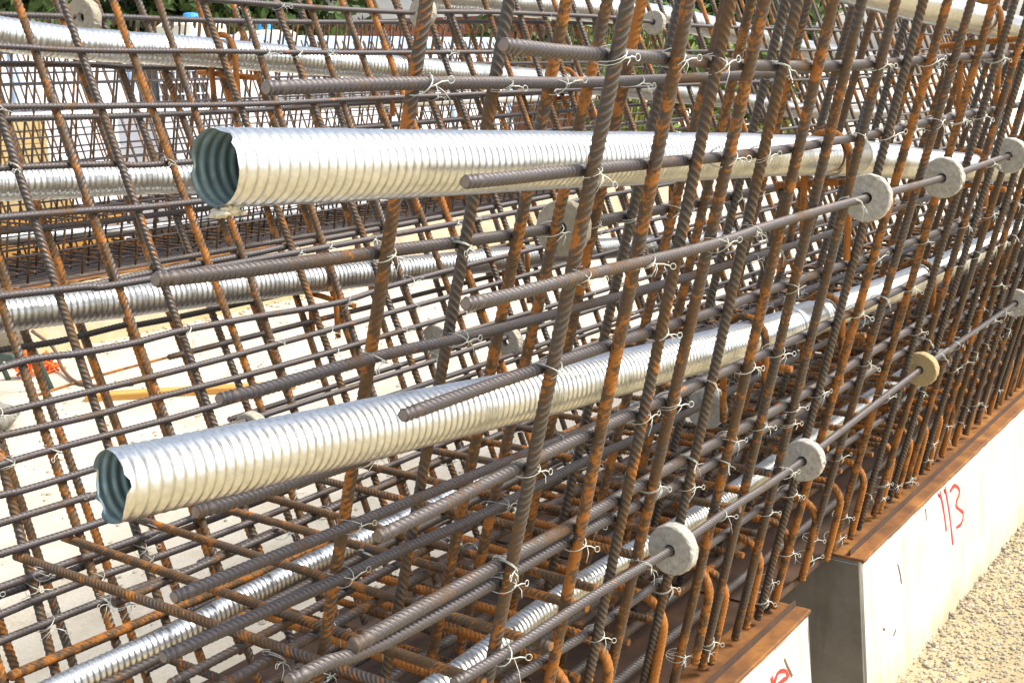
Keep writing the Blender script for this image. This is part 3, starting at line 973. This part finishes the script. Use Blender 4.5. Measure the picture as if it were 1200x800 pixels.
duct([(1.1, 3.205, 1.925), (1.886, 3.184, 1.87), (2.45, 3.169, 1.832), (3.113, 3.151, 1.788), (3.705, 3.134, 1.744), (4.963, 3.096, 1.651), (6.134, 3.045, 1.55), (8, 3.02, 1.49), (11, 3.0, 1.47)], .050,
     'silver duct at left edge above the plank, lowest of the far wall', 28, .021, 6, fine_to=3.0)
duct([(4.3, 3.59, 2.862), (4.972, 3.576, 2.849), (6.458, 3.559, 2.807), (7.859, 3.505, 2.673), (8.626, 3.477, 2.602), (11, 3.4, 2.45)], .066,
     'silver duct along the top edge right of centre, behind the bars', 24, .024, 6, fine_to=2)
duct([(.7, 2.225, 1.228), (1.365, 2.22, 1.228), (1.65, 2.21, 1.228), (1.98, 2.235, 1.228), (2.40, 2.237, 1.228), (4, 2.24, 1.228), (9, 2.24, 1.228)], .0300,
     'thin bright duct at the bottom left under the brown cross bars', 28, .0155, 6, fine_to=2.5, h=.0018)
duct([(1.2, 1.565, 1.20), (1.837, 1.56, 1.20), (2.221, 1.582, 1.20), (2.63, 1.58, 1.20), (3.029, 1.555, 1.20), (3.576, 1.556, 1.20), (4.318, 1.565, 1.20), (9, 1.57, 1.20)], .029,
     'thin bright duct at the bottom centre, low inside the near wall', 28, .0155, 6, fine_to=2.5, h=.0018)

# coupling sleeves pushed over the joints of the two near ducts
def sleeve(parent, a, c, r, n=5):
    mb = MB()
    A, B = Vector(a), Vector(c)
    pts = [A.lerp(B, i / 8) for i in range(9)]
    mb.tube(pts, [r, r + .004, r + .0045, r + .0035, r + .0045, r + .0035, r + .0045, r + .004, r], 28)
    mb.obj('coupling_sleeve', M['duct'], parent, True, -parent.location)
sleeve(d1, (3.42, 1.308, 2.239), (3.60, 1.314, 2.226), .0555)
sleeve(d2, (3.44, 1.447, 1.711), (3.64, 1.450, 1.702), .0550)

# grout run out under the mouth of the upper duct
mb = MB()
for x, y, z, r in [(1.075 + rnd(-.022, .028), 1.262 + rnd(-.014, .014), 2.334 + rnd(-.007, .003), rnd(.004, .0085)) for _ in range(22)]:
    n = len(mb.v)
    for v in ICO_V:
        q = v * r * rnd(.85, 1.15)
        mb.v.append((x + q.x * 1.5, y + q.y * 1.2, z + q.z * .75))
    mb.f += [tuple(n + i for i in f) for f in ICO_F]
mb.obj('grout_lump', M['lump'], d1, False, -d1.location)

for args in [(3.36, 1.31, 2.243, .068, .30), (3.12, 1.45, 1.735, .066, .26), (3.72, 1.45, 1.70, .066, .26), (4.75, 1.465, 1.665, .066, .26), (4.55, 1.215, 2.64, .066, .34), (5.3, 1.225, 2.60, .066, .3),
             (3.02, 3.48, 2.61, .066, .22), (3.98, 3.452, 2.54, .066, .2), (5.2, 3.42, 2.455, .066, .2), (3.12, 3.15, 1.788, .066, .22), (4.3, 3.115, 1.70, .066, .2), (2.95, 3.30, 2.17, .066, .1), (4.1, 3.26, 2.07, .066, .2),
             (5.8, 3.21, 1.965, .066, .2), (5.0, 1.35, 2.085, .066, .26), (6.6, 1.465, 1.66, .066, .26)]:
    saddle(cage, BASE, *args, rust=rnd(1.0, 1.5), tilt=rnd(-.02, .02))

# ------------------------------------------------------------------ wire ties
def tie_mesh(seed, depth):
    rs = random.Random(seed)
    mb = MB()
    wr = .0008
    for k in range(2):
        dg = 1 if (k == 0 or rs.random() < .6) else -1
        d = Vector((1, 0, dg * rs.uniform(.8, 1.2))).normalized()
        c = Vector((rs.uniform(-.002, .002), depth * .5, rs.uniform(-.003, .003)))
        pts = []
        for i in range(15):
            a = 2 * math.pi * i / 14
            pts.append(c + d * (.0215 * math.cos(a)) + Vector((0, 1, 0)) * ((abs(depth) * .5 + .0165) * math.sin(a)) + Vector((.0018, 0, -.0018)) * (i / 14.0) * 2)
        mb.tube(pts, wr, 5)
    y0 = min(0, depth) - .0165
    a = Vector((.010, y0, -.006))
    dr = Vector((rs.uniform(.5, 1), rs.uniform(-.5, -.1), rs.uniform(-.5, .35))).normalized()
    b = a + dr * rs.uniform(.016, .03)
    mb.tube([a - dr * .012, a, a.lerp(b, .5) + Vector((0, 0, .002)), b], wr * 1.7, 5)
    # eye of the twisted wire
    s = dr.cross(Vector((0, 1, 0))).normalized()
    pts = [b + dr * (.006 - .006 * math.cos(2 * math.pi * i / 12)) + s * (.006 * math.sin(2 * math.pi * i / 12)) for i in range(13)]
    mb.tube(pts, wr, 5)
    for k in range(rs.choice((1, 2, 2))):
        tl = rs.uniform(.02, .05)
        e = Vector((rs.uniform(-1, .3), rs.uniform(-.35, .05), rs.uniform(-1, .2))).normalized() * tl
        mb.tube([a, a + e * .5 + Vector((0, -.004, .003)), a + e], wr * .9, 5)
    me = bpy.data.meshes.new('wire_tie')
    me.from_pydata(mb.v, [], mb.f)
    me.materials.append(M['wire'])
    me.polygons.foreach_set('use_smooth', [True] * len(me.polygons))
    return me
TIES = {d: [tie_mesh(i * 7 + int(d * 1000), d) for i in range(11)] for d in (.026, -.026)}
nt_ = 0
def z_at(P, x):
    for a, b in zip(P, P[1:]):
        if a[0] <= x <= b[0]:
            t = (x - a[0]) / (b[0] - a[0])
            return a[2] + (b[2] - a[2]) * t
    return None
tie_spots = []
for pl, r, pts in LONG:
    k = int(pl[0])
    if k == 4:
        continue
    dep = {'1i': .026, '1o': -.026, '2n': -.026, '2f': .026, '3n': -.026, '3f': .026}[pl]
    P = list(pts) + [(pts[-1][0] + 3, pts[-1][1], pts[-1][2])]
    for i, (x, sl) in enumerate(UP[k]):
        z = z_at(P, x + sl * (pts[len(pts) // 2][2] - 1.7))
        if z is None or z < .8:
            continue
        lim = {1: 6.2, 2: 5.0, 3: 5.2}[k]
        pr = {1: .45, 2: .42, 3: .22}[k]
        if x > lim or (random.random() > pr and not (k == 1 and i == 0) and not (k == 2 and i == 0)):
            continue
        tie_spots.append((x + sl * (z - 1.7), wall_y(k, z), z, dep, x))
for x in cbx[:10]:
    for y in (2.72, 2.40, 2.07, 1.96, 1.86, 1.73):
        if random.random() < .35:
            tie_spots.append((x, y, 1.285, -.026, x))
for x, sl in UP[1]:
    if 2.0 < x < 6.5:
        for _ in range(2):
            if random.random() < .6:
                z = rnd(.72, .90)
                tie_spots.append((x + sl * (z - 1.7), wall_y(1, z), z, .026, x - 1))
tie_spots.sort(key=lambda s: s[4])
for x, y, z, dep, _ in tie_spots[:285]:
    mt = Matrix.Translation(Vector((x, y, z)) - BASE) @ Matrix.Rotation(rnd(-.25, .25), 4, 'Z') @ Matrix.Rotation(rnd(-.3, .3), 4, 'Y') @ Matrix.Diagonal((random.choice((1, 1, 1, -1)), 1, 1, 1)) @ Matrix.Scale(rnd(.95, 1.15), 4)
    link('wire_tie', random.choice(TIES[dep]), cage, None, mt)

# ------------------------------------------------------------------ mortar spacer wheels
def spacer(x, y, z, label, r=.066, w=.036, tan=.0):
    mb = MB()
    seg = 44
    prof = [(-w / 2 + .012, .0125), (-w / 2, .0165), (-w / 2, r * .55), (-w / 2, r - .003), (-w / 2 + .003, r), (0, r + .0005), (w / 2 - .003, r), (w / 2, r - .003), (w / 2, r * .5), (w / 2, .0165), (w / 2 - .012, .0125)]
    for ax, rr in prof:
        for i in range(seg):
            a = 2 * math.pi * i / seg
            q = rr + (rnd(-.0016, .0010) - (.006 * random.random() if random.random() < .05 else 0) if rr > r * .8 else 0)
            mb.v.append((ax + rnd(-.0006, .0006), q * math.cos(a), q * math.sin(a)))
    for k in range(len(prof) - 1):
        for i in range(seg):
            j = (i + 1) % seg
            mb.f.append((k * seg + i, k * seg + j, (k + 1) * seg + j, (k + 1) * seg + i))
    # keep the wheel clear of the nearest upright
    o = mb.obj('spacer_wheel', M['spacer'], None, False, (x, y, z))
    o.rotation_euler = (rnd(0, 6), rnd(-.09, .09), rnd(-.14, .14))
    o.color = (tan, 0, 0, 1)
    tag(o, label, 'spacer wheel', 'round mortar spacers on the bars')
    return o
def clear_x(k, x, z, need=.037):
    for ux, sl in UP[k]:
        b = ux + sl * (z - 1.7)
        if abs(b - x) < need:
            x = b + (need if x >= b else -need)
    return x
for k, x, y, z, lab, t in [
        (1, 3.255, 1.149, 2.138, 'grey mortar wheel on the upper outer rod, first and largest of its three', 0),
        (1, 3.955, 1.150, 2.134, 'middle one of three grey mortar wheels on the upper outer rod', 0),
        (1, 4.777, 1.147, 2.146, 'grey mortar wheel on the upper outer rod, at the right edge', 0),
        (1, 2.533, 1.367, 1.312, 'big grey mortar wheel on the lower outer rod, closest to the camera', 0),
        (1, 3.385, 1.369, 1.306, 'grey mortar wheel on the lower outer rod, second from the bottom', 0),
        (1, 4.490, 1.355, 1.356, 'yellowish mortar wheel on the lower outer rod', .75),
        (1, 5.874, 1.351, 1.371, 'grey mortar wheel at the right edge, on the lower outer rod', 0),
        (2, 2.334, 1.548, 2.146, 'pale mortar wheel half hidden behind the thick upright, under the top duct', .3),
        (2, 3.405, 1.71, 1.42, 'grey mortar wheel behind the bars below the middle duct', 0),
        (4, 2.590, 3.672, 2.738, 'pale mortar wheel at the top left, above the sloping duct', .3),
        (3, 4.04, 3.372, 2.769, 'pale mortar wheel at the top edge, at the end of a thin rod', .3),
        (3, 6.059, 3.365, 2.758, 'pale mortar wheel in front of the duct along the top edge', .2),
        (3, 3.87, 2.857, 1.428, 'pale mortar wheel low on the far wall, right one of the pair in the middle', .2),
        (3, 3.45, 2.885, 1.51, 'pale mortar wheel low on the far wall, left one of the pair in the middle', .2),
        (3, 2.464, 2.84, 1.415, 'pale mortar lump peeking above the middle duct at left', .2)]:
    spacer(clear_x(k, x, z), y, z, lab, tan=t)

# ------------------------------------------------------------------ cage on the rear bed
DY = 8.93
B2 = Vector((10, 11.0, .67))
cage2 = empty('rebar_cage', B2, 'pale distant rebar cage of thin bars on the rear bed', 'rebar cage', 'rebar cages on the casting beds')
def thin_mesh(name, L, r, seg=6, hook=False):
    mb = MB()
    pts = [(0, 0, 0), (0, 0, L)]
    if hook:
        for a in range(1, 8):
            t = math.pi * a / 7
            pts.append((0, .045 - .045 * math.cos(t), L + .045 * math.sin(t)))
        pts.append((0, .09, L - .05))
    mb.tube(pts, r, seg)
    me = bpy.data.meshes.new(name)
    me.from_pydata(mb.v, [], mb.f)
    me.materials.append(M['rebar'])
    me.polygons.foreach_set('use_smooth', [len(p.vertices) == 4 for p in me.polygons])
    return me
T1 = thin_mesh('upright_bar', near_len(1) + .05, .0115, 6, True)
T3 = thin_mesh('upright_bar', near_len(3), .0115, 6)
TL = thin_mesh('longitudinal_bar', 15.5, .0085)
TC = thin_mesh('cross_bar', 1.3, .0115)
for k in (1, 2, 3, 4):
    x = 5.2 + rnd(0, .2)
    while x < 18.5:
        x += .205 * rnd(.8, 1.2)
        m4 = upright_matrix(k, x, rnd(-.03, .03), B2 - Vector((0, DY, 0)), rnd(-.4, .4))
        tint(link('upright_bar', T1 if k < 3 else T3, cage2, None, m4), rnd(.25, .8))
rotx = Matrix.Rotation(R(90), 4, 'Y')
for k, zs in ((1, (.95, 1.16, 1.37, 1.60, 1.84, 2.08, 2.33, 2.58, 2.83)), (2, (1.0, 1.3, 1.62, 1.95, 2.3, 2.65)), (3, (.9, 1.1, 1.32, 1.55, 1.8, 2.05, 2.3, 2.55, 2.8)), (4, (1.2, 1.7, 2.2, 2.7))):
    for z in zs:
        z += rnd(-.02, .02)
        p = Vector((5.0 + rnd(-.2, .2), wall_y(k, z) + DY - .022, z)) - B2
        tint(link('longitudinal_bar', TL, cage2, None, Matrix.Translation(p) @ rotx @ Matrix.Rotation(rnd(-.002, .002), 4, 'X')), .0, 1.0)
for y, z in ((1.7, .76), (1.83, .75), (1.97, .76), (2.1, .75), (2.24, .76), (2.38, .75), (2.5, .76), (1.75, 1.0), (2.2, 1.0), (2.4, 1.28), (1.64, .69), (1.77, .69), (1.9, .69), (2.03, .69), (2.17, .69), (2.31, .69), (2.44, .69)):
    p = Vector((5.2 + rnd(-.2, .2), y + DY, z)) - B2
    tint(link('longitudinal_bar', TL, cage2, None, Matrix.Translation(p) @ rotx), rnd(0, .3), rnd(.3, 1))
x = 5.3
while x < 18:
    x += .2 * rnd(.85, 1.15)
    for z, yy in ((.79, 1.53), (1.25, 1.43)):
        tint(link('cross_bar', TC, cage2, None, Matrix.Translation(Vector((x, yy + DY, z + rnd(-.01, .01))) - B2) @ Matrix.Rotation(R(-90), 4, 'X')), rnd(.1, .6))
duct([(5.0, 11.62, 1.09), (6.95, 11.62, .99), (9.0, 11.62, .875), (12.1, 11.62, .78), (18, 11.62, .76)], .075, 'pale duct low in the distant cage on the rear bed', 16, .03, 4, fine_to=5)
duct([(4.6, 10.36, 2.28), (9, 10.36, 2.23), (18, 10.38, 2.1)], .048, 'pale duct high in the distant cage on the rear bed', 16, .03, 4, fine_to=4)

# side form behind the rear cage and the white pipe lying along it
t = MB()
t.box((5.6, 11.98, 0), (18, 12.04, .74), .006)
o = t.obj('side_form', M['plate'])
tag(o, 'rusty brown steel side form standing behind the distant cage', 'formwork')
# ------------------------------------------------------------------ things on the far ground
def plank(x0, y0, x1, y1, w, h, label):
    a = Vector((x0, y0, 0)); b = Vector((x1, y1, 0))
    L = (b - a).length
    mb = MB()
    mb.box((0, -w / 2, 0), (L, w / 2, h), .004)
    o = mb.obj('wooden_plank', M['wood'], None, False, (x0, y0, .003))
    o.rotation_euler = (0, 0, math.atan2(y1 - y0, x1 - x0))
    return tag(o, label, 'plank')
plank(5.6, 8.45, 6.75, 7.2, .13, .05, 'orange brown wooden plank lying on the pale ground at left')
b = rebar_mesh('loose_bar', [(5.42, 8.93, .012), (6.288, 9.06, .014), (7.8, 9.1, .012)], .011, .015, 6, .001)
o = link('loose_bar', b)
tint(o, 1.05)
tag(o, 'single rusty orange bar lying on the ground behind the plank', 'rebar')
mb = MB()
mb.tube(spline([(6.1, 9.95, .34), (6.2, 9.8, .18), (6.05, 9.45, .05), (5.88, 9.0, .02), (5.9, 8.7, .018), (6.1, 8.5, .018)], .06), .017, 8)
o = mb.obj('hose', M['hose'], None, True)
tag(o, 'thin brown hose curving down to the ground by the orange netting', 'hose')

# orange netting bundle: crumpled strips
mb = MB()
rs = random.Random(3)
for c in ((5.82, 9.62, .12), (5.98, 9.60, .10)):
    for _ in range(34):
        n = len(mb.v)
        p = Vector(c) + Vector((rs.gauss(0, .028), rs.gauss(0, .028), rs.gauss(0, .032)))
        pts = [p]
        d = Vector((rs.gauss(0, 1), rs.gauss(0, 1), rs.gauss(0, 1))).normalized()
        for i in range(5):
            d = (d + Vector((rs.gauss(0, .6), rs.gauss(0, .6), rs.gauss(0, .6)))).normalized()
            pts.append(pts[-1] + d * .028)
        mb.tube(pts, .013, 4)
o = mb.obj('orange_netting', M['net'])
tag(o, 'crumpled bright orange safety netting on the ground beside the trestle', 'netting')

# trestle with a grey sack at the left edge
root = empty('sawhorse', (5.35, 9.35, 0), 'dark green metal trestle standing on the ground at the left edge', 'trestle')
for sx, sy in ((-.16, -.3), (.16, -.3), (-.16, .35), (.16, .35)):
    mb = MB()
    mb.tube([(sx * 2.0, sy, 0), (sx * .3, sy, .82)], .026, 6)
    mb.obj('leg', M['dark'], root)
mb = MB()
mb.box((-.07, -.45, .80), (.07, .5, .90), .01)
mb.obj('top_beam', M['dark'], root)
mb = MB()
mb.box((-.02, -.32, .30), (.02, .36, .36), .005)
mb.obj('brace', M['dark'], root)

def lumpy(name, c, rx, ry, rz, mat, seed, label, cat):
    rs = random.Random(seed)
    mb = MB()
    nu, nv = 22, 12
    ph1, ph2 = rs.uniform(0, 6), rs.uniform(0, 6)
    for j in range(nv + 1):
        th = math.pi * j / nv
        for i in range(nu):
            a = 2 * math.pi * i / nu
            k = 1 + .08 * math.sin(3 * a + ph1) * math.sin(th) + .06 * math.sin(5 * a + 3 * th + ph2) + rs.uniform(-.02, .02)
            sq = abs(math.sin(th)) ** .6
            mb.v.append((rx * k * sq * math.cos(a), ry * k * sq * math.sin(a), rz * (1 - math.cos(th)) * .5 * (1 + .05 * math.sin(4 * a))))
    for j in range(nv):
        for i in range(nu):
            i2 = (i + 1) % nu
            mb.f.append((j * nu + i, j * nu + i2, (j + 1) * nu + i2, (j + 1) * nu + i))
    o = mb.obj(name, mat, None, True, c)
    return tag(o, label, cat)
lumpy('cement_sack', (4.55, 8.35, 0), .34, .24, .22, M['sack'], 5, 'grey cement sack slumped on the ground at the left edge', 'sack')
lumpy('cement_sack', (4.62, 8.85, 0), .32, .26, .30, M['sack'], 9, 'dark grey sack behind the other at the left edge, beside the trestle', 'sack')

# ochre boards, crates and panels beyond the rear cage
def crate(x, y, z, sx, sy, sz, mat, label, cat='crate', name='wooden_crate'):
    root = empty(name, (x, y, z), label, cat)
    n = 5
    for s, yy in ((0, -sy / 2), (1, sy / 2 - .02)):
        for i in range(n):
            mb = MB()
            mb.box((-sx / 2, yy, sz * i / n + .004), (sx / 2, yy + .02, sz * (i + 1) / n - .006), .003)
            mb.obj('board', mat, root)
    for xx in (-sx / 2, sx / 2 - .02):
        mb = MB()
        mb.box((xx, -sy / 2 + .022, .004), (xx + .02, sy / 2 - .022, sz - .006))
        mb.obj('end_board', mat, root)
    for xx in (-sx / 2 + .03, sx / 2 - .09):
        mb = MB()
        mb.box((xx, -sy / 2 - .02, 0), (xx + .06, -sy / 2 - .002, sz), .003)
        mb.obj('batten', mat, root)
    mb = MB()
    mb.box((-sx / 2 + .022, -sy / 2 + .022, 0), (sx / 2 - .022, sy / 2 - .022, .02))
    mb.obj('floor_board', mat, root)
    return root
for i in range(3):
    crate(7.9 + (i % 2) * .25, 13.8, i * .72, 1.6, .9, .70, M['ochre'], ['ochre wooden crate on the ground at the bottom of the stack beyond the cage', 'ochre wooden crate in the middle of the stack beyond the cage', 'ochre wooden crate on top of the stack beyond the cage, upper left'][i])
ply = empty('formwork_panel', (8.5, 12.9, 0), 'orange plywood form panel standing behind the white pipe at left', 'formwork panel')
for i in range(3):
    mb = MB()
    mb.box((-1.9 + i * .92, -.012, .02), (-1.9 + i * .92 + .905, .012, 1.02), .003)
    mb.obj('plywood_sheet', M['ply'], ply)
for z in (.3, .95):
    mb = MB()
    mb.box((-1.9, .014, z), (.845, .07, z + .09), .004)
    mb.obj('waler', M['wood'], ply)
# dark grid crate
root = empty('grid_crate', (10.9, 13.6, 2.16), 'small black crate with a white grid front beyond the sloping duct', 'crate')
mb = MB(); mb.box((-.45, -.2, 0), (.45, .2, .62), .01); mb.obj('body', M['black'], root)
for i in range(7):
    mb = MB(); mb.box((-.42 + i * .135, -.222, .03), (-.42 + i * .135 + .022, -.202, .59)); mb.obj('grid_bar', M['pale'], root)
for i in range(4):
    mb = MB(); mb.box((-.44, -.24, .06 + i * .155), (.44, -.224, .06 + i * .155 + .022)); mb.obj('grid_bar', M['pale'], root)
crate(10.9, 13.6, 0, 1.3, .9, 1.07, M['pale'], 'whitish crate on the ground under the black grid crate, lower one')
crate(10.9, 13.6, 1.08, 1.3, .9, 1.07, M['pale'], 'whitish crate right under the black grid crate')

hoard = empty('site_hoarding', (2, 16, 0), 'long pale hoarding with light blue posts and top rail behind the cages', 'hoarding')
n = 10
for i in range(n):
    mb = MB()
    mb.box((i * 2.0 + .06, -.02, .05), (i * 2.0 + 1.94, .02, 3.04), .004)
    mb.obj('panel', M['pale'], hoard)
for i in range(n + 1):
    mb = MB()
    mb.box((i * 2.0 - .055, -.09, 0), (i * 2.0 + .055, .05, 3.06), .006)
    mb.obj('post', M['blue'], hoard)
    if i < n:
        mb = MB()
        mb.box((i * 2.0 + .002, -.07, 3.07), (i * 2.0 + 1.998, .05, 3.30), .01)
        mb.obj('top_rail', M['blue'], hoard)

def tank(x, y, h, label):
    root = empty('water_tank', (x, y, 0), label, 'tank')
    mb = MB()
    mb.box((-.55, -.5, .15), (.55, .5, h), .08)
    mb.obj('tank_body', M['cream'], root)
    mb = MB()
    mb.tube([(0, 0, h), (0, 0, h + .05), (0, 0, h + .16), (0, 0, h + .18)], [.17, .17, .15, .10], 14)
    mb.obj('cap', M['brightblue'], root)
    for z in (.5, 1.4, 2.3, 3.2):
        if z < h - .3:
            mb = MB()
            mb.box((-.57, -.52, z), (.57, .52, z + .05))
            mb.obj('band', M['cream'], root)
    mb = MB()
    mb.box((-.6, -.55, 0), (.6, .55, .14), .01)
    mb.obj('pallet', M['ochre'], root)
tank(16.6, 20.0, 3.75, 'cream water tank with blue cap above the hoarding, left of the pair')
tank(18.7, 20.1, 3.6, 'cream water tank above the hoarding, right of the pair')

bld = empty('site_building', (34, 27, 0), 'white building with a red brick base beyond the hoarding', 'building')
dirx = Vector((.585, -.81, 0)).normalized()
mb = MB(); mb.box((-5, -3, 0), (5, 3, 4.4)); mb.obj('brick_base', M['brick'], bld)
mb = MB(); mb.box((-5.05, -3.05, 4.4), (5.05, 3.05, 8.2)); mb.obj('upper_wall', M['render'], bld)
mb = MB(); mb.box((-5.4, -3.4, 8.2), (5.4, 3.4, 8.5)); mb.obj('roof', M['render'], bld)
for i in range(4):
    for z in (1.2, 5.3):
        mb = MB(); mb.box((-4.2 + i * 2.3, -3.12, z), (-4.2 + i * 2.3 + 1.2, -3.06, z + 1.5), .02); wf = mb.obj('window', M['pale'], bld)
        mb = MB(); mb.box((-4.1 + i * 2.3, -3.14, z + .1), (-4.1 + i * 2.3 + 1.0, -3.122, z + 1.4)); mb.obj('pane', M['black'], wf)
        mb = MB(); mb.box((-5.12, -2.6 + i * 1.4, z), (-5.06, -2.6 + i * 1.4 + .9, z + 1.5), .02); wf = mb.obj('window', M['pale'], bld)
        mb = MB(); mb.box((-5.14, -2.5 + i * 1.4, z + .1), (-5.122, -2.5 + i * 1.4 + .7, z + 1.4)); mb.obj('pane', M['black'], wf)
bld.rotation_euler = (0, 0, R(-54))

# ------------------------------------------------------------------ trees
def tree(x, y, h, rad, mat, seed, label, cat='tree', low=.25, leaves=2600, size=.22):
    rs = random.Random(seed)
    root = empty('tree' if cat == 'tree' else 'bush', (x, y, 0), label, cat, 'trees beyond the site' if cat == 'tree' else 'bushes beyond the site')
    mb = MB()
    lean = Vector((rs.uniform(-.3, .3), rs.uniform(-.3, .3), 0))
    mb.tube([(0, 0, 0), tuple(lean * .3 + Vector((0, 0, h * .3))), tuple(lean + Vector((0, 0, h * .75)))], [.045 * h ** .8, .03 * h ** .8, .012 * h ** .8], 7)
    tips = []
    for i in range(9):
        a = rs.uniform(0, 6.28)
        z0 = h * rs.uniform(.2, .6)
        tip = Vector((math.cos(a) * rad * rs.uniform(.45, .85), math.sin(a) * rad * rs.uniform(.45, .85), z0 + h * rs.uniform(.1, .35)))
        b0 = lean * (z0 / h) + Vector((0, 0, z0))
        mb.tube([tuple(b0), tuple(b0.lerp(tip, .5) + Vector((0, 0, .12 * h * .3))), tuple(tip)], [.012 * h ** .8, .008 * h ** .8, .003 * h], 5)
        tips.append(tip)
    mb.obj('trunk', M['bark'], root)
    cl = [(t, rad * rs.uniform(.32, .5)) for t in tips] + [(lean + Vector((rs.uniform(-.3, .3) * rad, rs.uniform(-.3, .3) * rad, h * rs.uniform(.45, .9))), rad * rs.uniform(.35, .55)) for _ in range(7)]
    cl += [(Vector((rs.uniform(-.7, .7) * rad, rs.uniform(-.7, .7) * rad, h * rs.uniform(low, .5))), rad * rs.uniform(.3, .45)) for _ in range(6)]
    V, F = [], []
    for _ in range(leaves):
        c, r = rs.choice(cl)
        d = Vector((rs.gauss(0, 1), rs.gauss(0, 1), rs.gauss(0, 1))).normalized() * r * rs.random() ** .45
        p = c + d
        if p.z < .15:
            continue
        nrm = (d.normalized() + Vector((rs.gauss(0, .6), rs.gauss(0, .6), rs.gauss(0, .6) + .4))).normalized()
        u = nrm.cross(Vector((rs.gauss(0, 1), rs.gauss(0, 1), rs.gauss(0, 1)))).normalized()
        w = nrm.cross(u)
        s = size * rs.uniform(.6, 1.3)
        n = len(V)
        V += [tuple(p - u * s), tuple(p + w * s * .45 + nrm * s * .1), tuple(p + u * s), tuple(p - w * s * .45 + nrm * s * .1)]
        F.append((n, n + 1, n + 2, n + 3))
    mesh_obj('crown', V, F, mat, root)
TR = [(15.5, 26, 8, 3.2), (18.5, 28, 9, 3.4), (21.5, 27, 8, 3.2), (24, 29, 9.5, 3.6), (26.5, 27.5, 8.5, 3.0), (13, 28, 9, 3.3), (31, 20, 8.5, 2.8), (36, 17, 8, 3.0)]
TL_ = ['dark leafy tree beyond the hoarding, second from the left', 'dark tall tree beyond the hoarding, third from the left', 'dark tree directly behind the cream tank with the blue cap', 'tallest dark tree, behind the second cream tank', 'dark tree just left of the white building',
       'dark tree at the far left behind the hoarding', 'dark tree just right of the white building', 'dark tree at the right, behind the densest bars']
for i, (x, y, h, rad) in enumerate(TR):
    tree(x, y, h, rad, M['leaf'], 20 + i, TL_[i], leaves=3000, size=.26)
for i, (x, y, h, rad) in enumerate([(25.2, 15.2, 3.6, 1.7), (27.2, 14.6, 3.9, 1.9), (29.5, 14.0, 3.4, 1.7)]):
    tree(x, y, h, rad, M['leaf2'], 60 + i, ['bright yellow green bush right of the hoarding, left of three', 'bright yellow green bush right of the hoarding, middle of three', 'bright yellow green bush right of the hoarding, right of three'][i], 'bush', .12, 2400, .16)
